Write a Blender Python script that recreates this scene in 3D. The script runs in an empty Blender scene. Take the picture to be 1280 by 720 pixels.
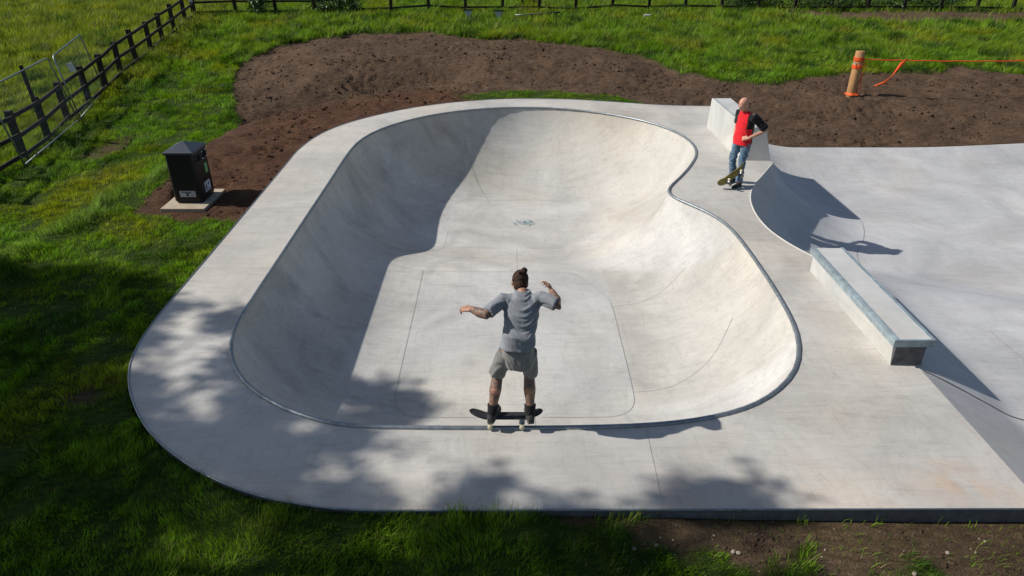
import bpy, math, random
import numpy as np
from mathutils import Vector, Matrix, geometry
random.seed(7); rng = np.random.default_rng(11)
R_ = math.radians
scene = bpy.context.scene
COL = scene.collection

# ---------------------------------------------------------------- camera
cam_d = bpy.data.cameras.new('camera'); cam = bpy.data.objects.new('camera', cam_d); COL.objects.link(cam)
cam.location = (0, 0, 4.73); cam.rotation_euler = (R_(90 - 28.5), 0, 0)
cam_d.sensor_width = 36; cam_d.lens = 36 * 854 / 1280; cam_d.clip_end = 2000; cam_d.clip_start = 0.05
scene.camera = cam

# ---------------------------------------------------------------- daylight
SUN_EL = 40.0; SUN_AZ = (-0.998, 0.055)
w = bpy.data.worlds.new('World'); scene.world = w; w.use_nodes = True
nt = w.node_tree; bg = nt.nodes['Background']
sky = nt.nodes.new('ShaderNodeTexSky'); sky.sky_type = 'NISHITA'; sky.sun_disc = False
sky.sun_elevation = R_(SUN_EL); sky.sun_rotation = math.atan2(SUN_AZ[0], SUN_AZ[1])
nt.links.new(sky.outputs[0], bg.inputs[0]); bg.inputs[1].default_value = 0.082
sd = bpy.data.lights.new('sun', 'SUN'); sd.energy = 4.6; sd.angle = R_(0.53); sd.color = (1, 0.955, 0.89)
sun = bpy.data.objects.new('sun', sd); COL.objects.link(sun)
SDIR = Vector((SUN_AZ[0] * math.cos(R_(SUN_EL)), SUN_AZ[1] * math.cos(R_(SUN_EL)), math.sin(R_(SUN_EL)))).normalized()
sun.rotation_euler = SDIR.to_track_quat('Z', 'Y').to_euler(); sun.location = (-30, 5, 30)
vs = scene.view_settings; vs.view_transform = 'Standard'; vs.look = 'None'; vs.gamma = 1; vs.use_curve_mapping = False
vs.exposure = 0.16
# ---------------------------------------------------------------- numeric helpers
def hsh(i, j, s):
    v = np.sin(i * 127.1 + j * 311.7 + s * 74.7) * 43758.5453
    return v - np.floor(v)
def pn(x, y, s=0):
    x = np.asarray(x, float); y = np.asarray(y, float)
    i = np.floor(x); j = np.floor(y); fx = x - i; fy = y - j
    u = fx * fx * (3 - 2 * fx); v = fy * fy * (3 - 2 * fy)
    def g(a, b):
        t = hsh(i + a, j + b, s) * 2 * np.pi
        return np.cos(t) * (fx - a) + np.sin(t) * (fy - b)
    return (g(0, 0) * (1 - u) + g(1, 0) * u) * (1 - v) + (g(0, 1) * (1 - u) + g(1, 1) * u) * v
def fbm(x, y, o=4, s=0, gain=0.5):
    r = 0; a = 1
    for k in range(o):
        r = r + a * pn(x * 2 ** k, y * 2 ** k, s + k * 13); a *= gain
    return r
def ss(v, a, b):
    t = np.clip((np.asarray(v, float) - a) / (b - a), 0, 1); return t * t * (3 - 2 * t)
def seg_dist(x, y, P, closed=True):
    P = np.asarray(P, float); n = len(P); d = np.full(np.shape(x), 1e9)
    for k in range(n if closed else n - 1):
        a = P[k]; b = P[(k + 1) % n]; ab = b - a; L = ab @ ab
        if L < 1e-12: continue
        t = np.clip(((x - a[0]) * ab[0] + (y - a[1]) * ab[1]) / L, 0, 1)
        d = np.minimum(d, (x - a[0] - t * ab[0]) ** 2 + (y - a[1] - t * ab[1]) ** 2)
    return np.sqrt(d)
def inside(x, y, P):
    P = np.asarray(P, float); n = len(P); c = np.zeros(np.shape(x), bool)
    for k in range(n):
        x1, y1 = P[k]; x2, y2 = P[(k + 1) % n]
        if y1 == y2: continue
        m = ((y1 > y) != (y2 > y)) & (x < (x2 - x1) * (y - y1) / (y2 - y1) + x1)
        c ^= m
    return c
def sdist(x, y, P):
    d = seg_dist(x, y, P); return np.where(inside(x, y, P), -d, d)
def spline(P, n=6, closed=False):
    P = [np.array(p, float) for p in P]; out = []; N = len(P)
    rng_ = range(N if closed else N - 1)
    for k in rng_:
        if closed: p0, p1, p2, p3 = P[k - 1], P[k], P[(k + 1) % N], P[(k + 2) % N]
        else: p0, p1, p2, p3 = P[max(k - 1, 0)], P[k], P[k + 1], P[min(k + 2, N - 1)]
        for q in range(n):
            t = q / n
            out.append(0.5 * (2 * p1 + (p2 - p0) * t + (2 * p0 - 5 * p1 + 4 * p2 - p3) * t * t + (3 * p1 - p0 - 3 * p2 + p3) * t ** 3))
    if not closed: out.append(P[-1])
    return np.array(out)
def smooth_closed(P, it):
    P = np.array(P)
    for _ in range(it): P = P * .5 + (np.roll(P, 1, 0) + np.roll(P, -1, 0)) * .25
    return P

# plan of the bowl, metres, viewer looking along +Y
RIM = [(-1.43,5.62),(-1.95,5.70),(-2.35,5.86),(-2.75,6.11),(-3.09,6.42),(-3.36,6.80),(-3.55,7.25),(-3.64,7.75),(-3.66,8.5),(-3.67,10),
 (-3.69,11.5),(-3.70,13.2),(-3.73,14.8),(-3.68,16.07),(-3.34,17.12),(-2.72,18.0),(-1.97,18.66),(-0.95,19.18),(0.23,19.38),(1.35,19.25),(2.42,18.79),
 (3.36,18.07),(3.98,17.2),(4.27,16.25),(4.25,15.3),(3.98,14.5),(3.54,13.6),(3.17,12.97),(3.06,12.62),(3.12,12.3),(3.36,11.93),(3.65,11.4),(3.78,10.85),(3.81,10.2),
 (3.81,9.2),(3.77,8.2),(3.68,7.45),(3.43,6.76),(3.04,6.28),(2.62,5.97),(2.16,5.79),(1.64,5.68),(1.0,5.63),(0,5.61)]
RIMS = smooth_closed(spline(RIM, 5, True), 6)
OUTL = [(-1.23,4.48),(-1.80,4.53),(-2.46,4.70),(-3.12,5.03),(-3.76,5.53),(-4.22,6.08),(-4.52,6.6),(-4.68,7.1),(-4.77,7.8),(-4.80,9.0),(-4.83,10.5),(-4.87,12.2),(-4.92,14.2),(-4.93,15.6),
 (-4.66,17.0),(-3.93,18.25),(-2.5,19.58),(-0.6,20.36),(1.3,20.42),(2.8,20.1),(4.3,19.68),(5.72,19.55)]
OUTS = spline(OUTL, 5)
BAYC = [(5.70,14.42),(5.24,13.66),(4.83,12.98),(4.60,12.42),(4.47,11.9),(4.41,11.35),(4.43,10.8),(4.56,10.26),(4.78,9.74),(4.97,9.36)]
BAYS = spline(BAYC, 5)
RIGHT = [(5.72,19.55),(5.72,14.45)] + [tuple(p) for p in BAYS] + [(4.95,9.2),(4.95,6.8),(4.86,6.72),(4.86,4.50)]
DECK = [tuple(p) for p in OUTS[:-1]] + RIGHT          # closed outline of the deck slab
PIT_END = 18.8
FOOT = [tuple(p) for p in OUTS] + [(5.72,PIT_END),(26,PIT_END),(26,4.5)]
FLOOR = 1.37

HEAP = [(-7,21.8),(-9.3,24),(-9.7,26.9),(-9.2,28.5),(-7.6,29.9),(-6,30.6),(-3.6,31),(-1.5,30),(.5,29.6),(3,28.5),(5,27),(6.2,24.9),(4.5,23.4),(1,23),(-3,23)]
def T0(x, y):
    """smooth lie of the land"""
    x = np.asarray(x, float); y = np.asarray(y, float)
    z = np.interp(y, [-60, 3, 5, 8, 13, 17, 20, 24, 30, 36, 60, 400], [.1, -.12, -.11, -.17, -.33, -.50, -.50, -.15, .25, .5, .9, 5.])
    z = z + (1 - ss(y, 4.8, 8)) * (.075 - .125 * ss(x, -1.5, 5))
    d = seg_dist(x, y, OUTS[::3], False)
    z = z - .28 * np.exp(-((d - 3.9) / .8) ** 2) * ss(y, 18, 20) * (1 - ss(x, -3, -.5))
    k = ss(y, 12.0, 15.0) * (1 - ss(d, 2.3, 3.4)) * (1 - ss(x, 2.5, 5.5))
    z = z * (1 - k) + (-.035) * k
    hp = np.clip(-sdist(x, y, HEAP), 0, 3); z = z + .42 * ss(hp, 0, 2.4)
    # ground falls to the edge of the lower floor
    dx = np.maximum(7.2 - x, 0); dy = np.maximum(y - PIT_END, 0); dd = np.sqrt(dx * dx + dy * dy)
    k2 = (1 - ss(dd, 0.05, 3.6)) * (x > 3) * (y > 10)
    ze = -.95 + .17 * ss(x, 11, 16)
    z = z * (1 - k2) + (ze - .02) * k2
    return z
# ---------------------------------------------------------------- object helpers
def tag(o, label=None, cat=None, group=None, kind=None):
    if label: o['label'] = label
    if cat: o['category'] = cat
    if group: o['group'] = group
    if kind: o['kind'] = kind
    return o
def empty(name, loc=(0, 0, 0), rz=0):
    o = bpy.data.objects.new(name, None); COL.objects.link(o); o.location = loc; o.rotation_euler = (0, 0, rz)
    o.empty_display_size = .2; return o
def link(name, me, mat=None, parent=None, smooth=False):
    o = bpy.data.objects.new(name, me); COL.objects.link(o)
    if mat: me.materials.append(mat)
    if parent: o.parent = parent
    if smooth: me.shade_smooth()
    return o
def np_mesh(name, V, Fc, n):
    """V (k,3), Fc (m,n) all faces with n corners"""
    me = bpy.data.meshes.new(name); V = np.asarray(V, np.float32); Fc = np.asarray(Fc, np.int32)
    me.vertices.add(len(V)); me.vertices.foreach_set('co', V.ravel())
    me.loops.add(Fc.size); me.loops.foreach_set('vertex_index', Fc.ravel())
    me.polygons.add(len(Fc)); me.polygons.foreach_set('loop_start', np.arange(len(Fc), dtype=np.int32) * n)
    me.update(calc_edges=True); return me
def fattr(me, name, vals):
    a = me.attributes.new(name, 'FLOAT', 'POINT'); a.data.foreach_set('value', np.asarray(vals, np.float32))
def cattr(me, name, rgb):
    a = me.color_attributes.new(name, 'FLOAT_COLOR', 'POINT')
    c = np.ones((len(rgb), 4), np.float32); c[:, :3] = rgb; a.data.foreach_set('color', c.ravel())

class MB:
    def __init__(s): s.v = []; s.f = []
    def add(s, vs_, fs):
        b = len(s.v); s.v += [tuple(v) for v in vs_]; s.f += [tuple(b + i for i in f) for f in fs]; return s
    def box(s, c, d, rz=0, M=None, taper=1.0):
        x, y, z = d[0] / 2, d[1] / 2, d[2] / 2
        P = [Vector((sx * x * (taper if sz > 0 else 1), sy * y * (taper if sz > 0 else 1), sz * z)) for sz in (-1, 1) for sy in (-1, 1) for sx in (-1, 1)]
        m = (M if M is not None else Matrix.Rotation(rz, 3, 'Z'))
        P = [m @ p + Vector(c) for p in P]
        return s.add(P, [(0, 2, 3, 1), (4, 5, 7, 6), (0, 1, 5, 4), (2, 6, 7, 3), (0, 4, 6, 2), (1, 3, 7, 5)])
    def beam(s, a, b, wd, th, up=Vector((0, 0, 1))):
        a = Vector(a); b = Vector(b); d = (b - a); L = d.length; d.normalize()
        r = d.cross(up); r.normalize(); u = r.cross(d)
        M = Matrix((d, r, u)).transposed()
        return s.box((a + b) / 2, (L, wd, th), M=M)
    def tube(s, pts, rad, n=10, caps=True, closed=False):
        pts = [Vector(p) for p in pts]; N = len(pts)
        if not hasattr(rad, '__len__') or len(rad) != N: rad = [rad] * N
        prev = None; rings = []
        for i, p in enumerate(pts):
            if closed: t = pts[(i + 1) % N] - pts[i - 1]
            else: t = pts[min(i + 1, N - 1)] - pts[max(i - 1, 0)]
            t.normalize()
            if prev is None: u = t.cross(Vector((.13, .21, .97))); 
            else: u = prev - t * prev.dot(t)
            if u.length < 1e-5: u = t.orthogonal()
            u.normalize(); prev = u; v = t.cross(u)
            r = rad[i]; rx, ry = (r if hasattr(r, '__len__') else (r, r))
            rings.append([p + u * math.cos(2 * math.pi * k / n) * rx + v * math.sin(2 * math.pi * k / n) * ry for k in range(n)])
        V = [q for r in rings for q in r]; Fc = []
        for i in range(N if closed else N - 1):
            j = (i + 1) % N
            for k in range(n):
                l = (k + 1) % n; Fc.append((i * n + k, i * n + l, j * n + l, j * n + k))
        if caps and not closed: Fc.append(tuple(range(n))[::-1]); Fc.append(tuple((N - 1) * n + k for k in range(n)))
        return s.add(V, Fc)
    def loft(s, secs, n=20, power=2.0):
        """secs: (centre, rx, ry, tilt matrix or None) horizontal ellipses stacked"""
        V = []
        for sec in secs:
            c, rx, ry = sec[:3]; M = sec[3] if len(sec) > 3 and sec[3] is not None else Matrix.Identity(3)
            for k in range(n):
                a = 2 * math.pi * k / n; ca, sa = math.cos(a), math.sin(a)
                q = Vector((math.copysign(abs(ca) ** (2 / power), ca) * rx, math.copysign(abs(sa) ** (2 / power), sa) * ry, 0))
                V.append(Vector(c) + M @ q)
        Fc = []; N = len(secs)
        for i in range(N - 1):
            for k in range(n):
                l = (k + 1) % n; Fc.append((i * n + k, i * n + l, (i + 1) * n + l, (i + 1) * n + k))
        Fc.append(tuple(range(n))[::-1]); Fc.append(tuple((N - 1) * n + k for k in range(n)))
        return s.add(V, Fc)
    def ball(s, c, r, n=16, m=10, M=None):
        r = r if hasattr(r, '__len__') else (r, r, r); V = []; c = Vector(c); M = M or Matrix.Identity(3)
        V.append(c + M @ Vector((0, 0, r[2])))
        for i in range(1, m):
            a = math.pi * i / m
            for k in range(n):
                b = 2 * math.pi * k / n
                V.append(c + M @ Vector((math.sin(a) * math.cos(b) * r[0], math.sin(a) * math.sin(b) * r[1], math.cos(a) * r[2])))
        V.append(c - M @ Vector((0, 0, r[2]))); Fc = []
        for k in range(n): Fc.append((0, 1 + k, 1 + (k + 1) % n))
        for i in range(m - 2):
            for k in range(n):
                a = 1 + i * n + k; b = 1 + i * n + (k + 1) % n; Fc.append((a, a + n, b + n, b))
        e = len(V) - 1; o = 1 + (m - 2) * n
        for k in range(n): Fc.append((e, o + (k + 1) % n, o + k))
        return s.add(V, Fc)
    def prism(s, poly, z0, z1, M=None, c=(0, 0, 0)):
        n = len(poly); M = M or Matrix.Identity(3); c = Vector(c)
        V = [c + M @ Vector((p[0], p[1], z0)) for p in poly] + [c + M @ Vector((p[0], p[1], z1)) for p in poly]
        Fc = [tuple(range(n))[::-1], tuple(n + k for k in range(n))] + [(k, (k + 1) % n, n + (k + 1) % n, n + k) for k in range(n)]
        return s.add(V, Fc)
    def build(s, name, mat=None, parent=None, smooth=False, bevel=0, loc=None):
        me = bpy.data.meshes.new(name); me.from_pydata(s.v, [], s.f)
        import bmesh
        bm = bmesh.new(); bm.from_mesh(me); bmesh.ops.recalc_face_normals(bm, faces=bm.faces); bm.to_mesh(me); bm.free()
        if parent is not None:
            off = parent_off(parent); me.transform(Matrix.Translation(-off))
        o = link(name, me, mat, parent, smooth)
        if bevel:
            m = o.modifiers.new('bevel', 'BEVEL'); m.width = bevel; m.segments = 2; m.limit_method = 'ANGLE'; m.angle_limit = R_(35)
        return o
def parent_off(p):
    v = Vector(p.location); q = p.parent
    while q: v += Vector(q.location); q = q.parent
    return v
def drape_ribbon(P, zf, wd, lift=.004, n=4):
    P = spline(P, n); V = []; Fc = []
    t = np.gradient(P, axis=0); t /= np.maximum(np.linalg.norm(t, axis=1, keepdims=True), 1e-9)
    nr = np.stack([-t[:, 1], t[:, 0]], 1); L = P + nr * wd / 2; Rr = P - nr * wd / 2
    zl = zf(L[:, 0], L[:, 1]) + lift; zr = zf(Rr[:, 0], Rr[:, 1]) + lift
    mb = MB(); k = len(P)
    mb.add([(L[i, 0], L[i, 1], zl[i]) for i in range(k)] + [(Rr[i, 0], Rr[i, 1], zr[i]) for i in range(k)], [(i, i + 1, k + i + 1, k + i) for i in range(k - 1)])
    return mb

# ---------------------------------------------------------------- materials
def new_mat(name, rough=.8, spec=.3, metal=0, base=(.5, .5, .5)):
    m = bpy.data.materials.new(name); m.use_nodes = True; b = m.node_tree.nodes['Principled BSDF']
    b.inputs['Roughness'].default_value = rough; b.inputs['Specular IOR Level'].default_value = spec
    b.inputs['Metallic'].default_value = metal; b.inputs['Base Color'].default_value = (*base, 1)
    return m, m.node_tree, b
def node(nt, t, **k):
    n = nt.nodes.new(t)
    for a, v in k.items(): setattr(n, a, v)
    return n
def noise(nt, vec, scale, detail=4, rough=.55, dist=0):
    n = node(nt, 'ShaderNodeTexNoise'); n.inputs['Scale'].default_value = scale; n.inputs['Detail'].default_value = detail
    n.inputs['Roughness'].default_value = rough; n.inputs['Distortion'].default_value = dist
    nt.links.new(vec, n.inputs['Vector']); return n.outputs[0]
def mapv(nt, vec, sc, rot=(0, 0, 0)):
    n = node(nt, 'ShaderNodeMapping'); n.inputs['Scale'].default_value = sc; n.inputs['Rotation'].default_value = rot
    nt.links.new(vec, n.inputs['Vector']); return n.outputs[0]
def ramp(nt, fac, stops):
    n = node(nt, 'ShaderNodeValToRGB'); e = n.color_ramp.elements
    while len(e) < len(stops): e.new(.5)
    for i, (p, c) in enumerate(stops):
        e[i].position = p; e[i].color = (c, c, c, 1) if not hasattr(c, '__len__') else (*c, 1)
    nt.links.new(fac, n.inputs[0]); return n.outputs[0]
def mix(nt, fac, a, b, mode='MIX'):
    n = node(nt, 'ShaderNodeMix', data_type='RGBA', blend_type=mode)
    for i, v in ((0, fac), (6, a), (7, b)):
        if hasattr(v, 'default_value') or hasattr(v, 'links'): nt.links.new(v, n.inputs[i])
        else: n.inputs[i].default_value = v if i == 0 else (*v, 1)
    return n.outputs[2]
def bump(nt, b, h, strength, dist=.01):
    n = node(nt, 'ShaderNodeBump'); n.inputs['Strength'].default_value = strength; n.inputs['Distance'].default_value = dist
    nt.links.new(h, n.inputs['Height']); nt.links.new(n.outputs[0], b.inputs['Normal'])
def objvec(nt): return node(nt, 'ShaderNodeTexCoord').outputs['Object']

def concrete(name, base, var=.17, warm=(1.06, 1.0, .91), marks=1.3, tint=False, rust=False):
    m, nt, b = new_mat(name, .72, .35); v = objvec(nt)
    big = noise(nt, v, .55, 4, .6, .6)
    c1 = tuple(x * (1 - var) for x in base); c2 = tuple(x * (1 + var * .6) for x in base)
    col = mix(nt, ramp(nt, big, [(.35, 0), (.66, 1)]), c1, c2)
    wn = noise(nt, mapv(nt, v, (1, 1, 1), (0, 0, 1.1)), .38, 3, .5)
    col = mix(nt, ramp(nt, wn, [(.45, 0), (.68, .8)]), col, mix(nt, 1.0, col, warm, 'MULTIPLY'))
    # trowel and float sweeps: long thin arcs, several directions
    for k, (sc, rot, lo, hi, dark) in enumerate([((.7, 5.5, 2.0), .2, .50, .74, .90), ((5.5, .9, 2.5), .5, .52, .76, .92), ((1.2, 9, 3), -.5, .55, .72, 1.07), ((2.5, 2.5, 6), 0, .56, .80, .88), ((2, 17, 5), .35, .52, .70, .88), ((15, 2.5, 6), .1, .54, .72, .90), ((6, 6, 9), 0, .50, .75, .91)]):
        s_ = noise(nt, mapv(nt, v, sc, (0, 0, rot)), .9, 6, .62, 1.3)
        f = ramp(nt, s_, [(lo, 0), (hi, .8 * marks)])
        col = mix(nt, f, col, mix(nt, 1.0, col, (dark, dark, dark), 'MULTIPLY'))
    fine = noise(nt, v, 38, 3, .7)
    col = mix(nt, ramp(nt, fine, [(.3, .0), (.75, .28)]), col, mix(nt, 1.0, col, (.84, .84, .84), 'MULTIPLY'))
    # thin scratches and tyre / wheel lines
    sc_ = noise(nt, mapv(nt, v, (.6, .6, .6), (0, 0, .4)), 2.2, 2, .4, 3.5)
    line = ramp(nt, sc_, [(.49, 0), (.5, .30 * marks), (.51, 0)])
    col = mix(nt, line, col, mix(nt, 1.0, col, (.72, .72, .73), 'MULTIPLY'))
    if rust:
        rn = noise(nt, v, 1.1, 5, .65, .8); g = node(nt, 'ShaderNodeAttribute', attribute_name='rust')
        mm = node(nt, 'ShaderNodeMath', operation='MULTIPLY'); nt.links.new(ramp(nt, rn, [(.45, 0), (.7, 1)]), mm.inputs[0]); nt.links.new(g.outputs['Fac'], mm.inputs[1])
        col = mix(nt, mm.outputs[0], col, (.50, .30, .15))
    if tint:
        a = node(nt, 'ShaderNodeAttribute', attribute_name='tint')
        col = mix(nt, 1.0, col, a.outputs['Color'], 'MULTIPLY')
    nt.links.new(col, b.inputs['Base Color'])
    rr = ramp(nt, big, [(.3, .62), (.7, .82)]); nt.links.new(rr, b.inputs['Roughness'])
    bb = node(nt, 'ShaderNodeMath', operation='MULTIPLY_ADD'); nt.links.new(fine, bb.inputs[0]); bb.inputs[1].default_value = .12; nt.links.new(noise(nt, v, 3.0, 5, .6), bb.inputs[2])
    bump(nt, b, bb.outputs[0], .22, .012)
    return m
def speckle(name, base, var=.3, scale=12, rough=.7, metal=0, bumpk=.2, stretch=(1, 1, 1), spec=.3):
    m, nt, b = new_mat(name, rough, spec, metal); v = mapv(nt, objvec(nt), stretch)
    n1 = noise(nt, v, scale, 5, .65); n2 = noise(nt, v, scale * .17, 3, .5)
    c = mix(nt, ramp(nt, n1, [(.3, 0), (.7, 1)]), tuple(x * (1 - var) for x in base), tuple(x * (1 + var) for x in base))
    c = mix(nt, ramp(nt, n2, [(.4, 0), (.7, .5)]), c, mix(nt, 1.0, c, (.7, .7, .7), 'MULTIPLY'))
    nt.links.new(c, b.inputs['Base Color'])
    if bumpk: bump(nt, b, n1, bumpk, .01)
    return m
M_deck = concrete('deck_concrete', (.475, .455, .42), rust=True)
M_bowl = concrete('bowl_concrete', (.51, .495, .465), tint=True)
M_pit = concrete('floor_concrete', (.455, .455, .46), marks=1.1)
M_block = concrete('cast_concrete', (.50, .50, .48), marks=.6)
M_side = speckle('form_face', (.10, .10, .105), .35, 9, .8)
M_joint = speckle('joint_sealant', (.29, .285, .27), .3, 20, .9, bumpk=0)
M_steel = speckle('galvanised_steel', (.26, .285, .30), .28, 14, .45, .7, .1, (1, 1, 1), .5)
M_blue = speckle('worn_blue_steel', (.31, .375, .40), .30, 9, .5, .35, .15)
M_wood = speckle('weathered_fence_wood', (.024, .019, .015), .4, 6, .9, 0, .5, (1, 1, 6))
M_pine = speckle('peeled_pine', (.40, .215, .09), .22, 7, .75, 0, .4, (3, 3, .5))
M_orange = speckle('orange_plastic', (.80, .10, .018), .18, 10, .55, bumpk=0)
M_black = speckle('black_plastic', (.007, .007, .008), .3, 12, .5, 0, .05, spec=.3)
M_lid = speckle('grey_black_lid', (.035, .042, .055), .2, 10, .42, 0, .05, spec=.5)
M_hole = speckle('dark_opening', (.003, .003, .003), .1, 5, .95, bumpk=0)
M_white = speckle('white_label', (.62, .63, .64), .06, 10, .55, bumpk=0)
M_plate = speckle('grey_label', (.40, .41, .44), .06, 10, .5, bumpk=0)
M_green = speckle('green_label', (.10, .33, .05), .25, 30, .55, bumpk=0)
M_mark = speckle('black_print', (.02, .02, .022), .1, 10, .6, bumpk=0)
M_slab = speckle('cream_paving_slab', (.42, .35, .25), .12, 8, .85)
M_bark = speckle('bark', (.09, .07, .05), .4, 5, .9, 0, .8, (2, 2, .6))
M_grip = speckle('grip_tape', (.022, .023, .027), .4, 120, .9)
M_ply = speckle('olive_board_graphic', (.20, .16, .035), .6, 11, .4, bumpk=0)
M_wheel = speckle('cream_wheel', (.50, .46, .30), .15, 10, .5, bumpk=0)

# ---------------------------------------------------------------- haze-free open air; terrain
MOUND = [(-5.5,11.88),(-6.1,11.86),(-6.7,12.0),(-7.25,12.45),(-7.5,13.1),(-7.3,13.8),(-7.2,14.8),(-7.3,16.2),(-7.8,17.6),(-8.1,19.3),(-7.4,20.8),(-5.8,22.0),(-4,22.6),(-2.6,22.3),(-1.9,21.4),(-1.3,20.6),(-2,19),(-3,15),(-4,12)]
FARD = [(-8.0,19.6),(-8.9,22.0),(-9.84,25.1),(-10.0,26.9),(-9.5,28.7),(-8.1,30.3),(-6.6,31.2),(-4.2,31.6),(-2.0,30.7),(-.9,29.9),(.35,30.3),(2.6,29.0),(4.9,27.4),(5.9,24.9),(7.3,23.8),(8.6,23.6),(9.9,24.1),(11.8,24.8),(15.3,25.0),(16.2,25.8),(17.8,24.5),(22,24.8),(28,25),(28,18.6),(5.6,18.5),(4.6,20.3),(3.7,21.1),(2,21.5),(.25,21.75),(-1,21.4),(-1.6,20.9),(-4,20.4),(-6,20.6)]
FRONTD = [(.7,4.50),(1.4,4.62),(2.6,4.62),(5.5,4.75),(5.5,3.2),(3.9,3.4),(3.5,3.9),(2.7,3.85),(1.9,4.12),(1.2,4.25)]
BACKS = [(13.0,36.6),(14.8,34.7),(18,33.9),(31,34.4),(31,36.9),(17,36.95)]
BARE = [(-10.8,16.3),(-10.5,18.2),(-10.1,18.3),(-9.95,17.0),(-10.2,15.7)]
YEL = [(-8.6,11.3),(-9.8,12.6),(-9.9,15.1),(-8.8,16.1),(-8.1,13.6),(-8.2,12.1)]
LONG = [(-9.0,7.5),(-8.45,9.0),(-8.3,10.2),(-8.15,11.3),(-8.1,12.3),(-7.95,13.5),(-7.65,14.4)]
def dirt_mask(x, y):
    wob = .16 * fbm(x * 1.3, y * 1.3, 4, 3) + .05 * fbm(x * 6, y * 6, 2, 4)
    def m(P, wd): return 1 - ss(sdist(x, y, P) + wob * 2.0, -wd, wd)
    a = np.maximum(m(MOUND, .10), m(FARD, .12)); a = np.maximum(a, m(BACKS, .3) * .95)
    f = (1 - ss(sdist(x, y, FRONTD) + .9 * wob * 2 + .62 * fbm(x * 2.2, y * 3.2, 4, 9), -.12, .22)) * .90
    c = (1 - ss(sdist(x, y, BARE) + wob, -.2, .2)) * .7
    d2 = np.sqrt((x + 4.95) ** 2 * .8 + (y - 6.25) ** 2); e = (1 - ss(d2 + wob, .05, .3)) * .8
    return np.clip(np.maximum(np.maximum(a, f), np.maximum(c, e)), 0, 1)
def T(x, y, dm=None):
    x = np.asarray(x, float); y = np.asarray(y, float); z = T0(x, y)
    if dm is None: dm = dirt_mask(x, y)
    grass_b = .035 * fbm(x * .9, y * .9, 3, 21) + .02 * fbm(x * 3, y * 3, 3, 22)
    far = ss(-x - y * .12, 9.8, 11.5) + ss(y, 33, 37)
    tus = np.clip(far, 0, 1) * (.10 * fbm(x * .8, y * .8, 4, 23) + .05 * np.abs(fbm(x * 2.3, y * 2.3, 3, 24)))
    rough = np.clip((y - 22) / 4, 0, 1) * (.09 * fbm(x * .6, y * .9, 4, 25) + .10 * np.abs(fbm(x * 1.5, y * 1.5, 3, 26)))
    cl = .09 * fbm(x * .7, y * 1.3, 4, 31) - .075 * np.exp(-(fbm(x * 1.1 + 9, y * 2.6, 4, 32) / .07) ** 2) * (.3 + ss(fbm(x * .5, y * .5, 2, 35), -.1, .3)) + .05 * fbm(x * 3, y * 6, 3, 34) + .02 * fbm(x * 9, y * 12, 2, 33)
    cl *= np.where(y < 6, .45, 1.0)
    edge = ss(seg_dist(x, y, DECK[::2]), .0, .6)
    z = z + (grass_b * (1 - dm) + tus + rough * (1 - dm)) * edge + cl * dm * (.25 + .75 * edge) - .03 * dm * (y > 20)
    r = np.exp(-(seg_dist(x, y, LONG, False) / .35) ** 2) * .07
    f_ = (1 - ss(np.maximum(np.abs(x + 6.44) / .43, np.abs(y - 13.02) / .56), 1.02, 1.35)); z2 = z + r
    return z2 * (1 - f_) + (-.345) * f_
def axis(segs):
    out = []
    for a, b, st in segs: out += list(np.arange(a, b, st))
    out.append(segs[-1][1]); return np.array(out)
gx = axis([(-400, -60, 20), (-60, -30, 3), (-30, -14, .25), (-14, -8.5, .10), (-8.5, 12, .065), (12, 19, .11), (19, 30, .35), (30, 60, 3), (60, 400, 20)])
gy = axis([(-60, 0, 4), (0, 3.2, .3), (3.2, 5, .05), (5, 11.8, .11), (11.8, 25, .065), (25, 32, .11), (32, 42, .17), (42, 70, 1), (70, 420, 15)])
X, Y = np.meshgrid(gx, gy); x = X.ravel(); y = Y.ravel()
dm = dirt_mask(x, y); z = T(x, y, dm)
sd_ = sdist(x, y, FOOT); z = z - 3.2 * ss(-sd_, .0, .45)
nx, ny = len(gx), len(gy); I = np.arange(nx * ny).reshape(ny, nx)
Fq = np.stack([I[:-1, :-1], I[:-1, 1:], I[1:, 1:], I[1:, :-1]], -1).reshape(-1, 4)
keep = ~((sd_[Fq] < -1.2).all(1)); Fq = Fq[keep]
me = np_mesh('ground', np.stack([x, y, z], 1), Fq, 4)
fattr(me, 'dirt', dm)
red = (1 - ss(sdist(x, y, MOUND), -.3, .8)) * (1 - .6 * ss(seg_dist(x, y, OUTS[::3], False), 1.6, 2.8)); fattr(me, 'red', red)
m, nt, b = new_mat('soil_and_turf', .95, .1); v = objvec(nt)
n1 = noise(nt, v, 1.1, 6, .65, .4); n2 = noise(nt, mapv(nt, v, (1, 2.2, 1)), 7, 6, .7, .5); n3 = noise(nt, v, 45, 3, .7)
A = node(nt, 'ShaderNodeAttribute', attribute_name='dirt').outputs['Fac']; Ar = node(nt, 'ShaderNodeAttribute', attribute_name='red').outputs['Fac']
soilA = mix(nt, ramp(nt, n1, [(.35, 0), (.68, 1)]), (.096, .060, .039), (.160, .104, .066))
soilR = mix(nt, ramp(nt, n1, [(.35, 0), (.68, 1)]), (.086, .042, .025), (.150, .078, .045))
soil = mix(nt, Ar, soilA, soilR)
soil = mix(nt, ramp(nt, n2, [(.36, .45), (.52, 0)]), soil, (.04, .026, .018))
soil = mix(nt, ramp(nt, n3, [(.60, 0), (.74, .45)]), soil, (.20, .155, .11))
stone = node(nt, 'ShaderNodeTexVoronoi'); stone.inputs['Scale'].default_value = 16; nt.links.new(v, stone.inputs['Vector'])
soil = mix(nt, ramp(nt, stone.outputs['Distance'], [(.06, .55), (.13, 0)]), soil, (.20, .16, .12))
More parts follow.
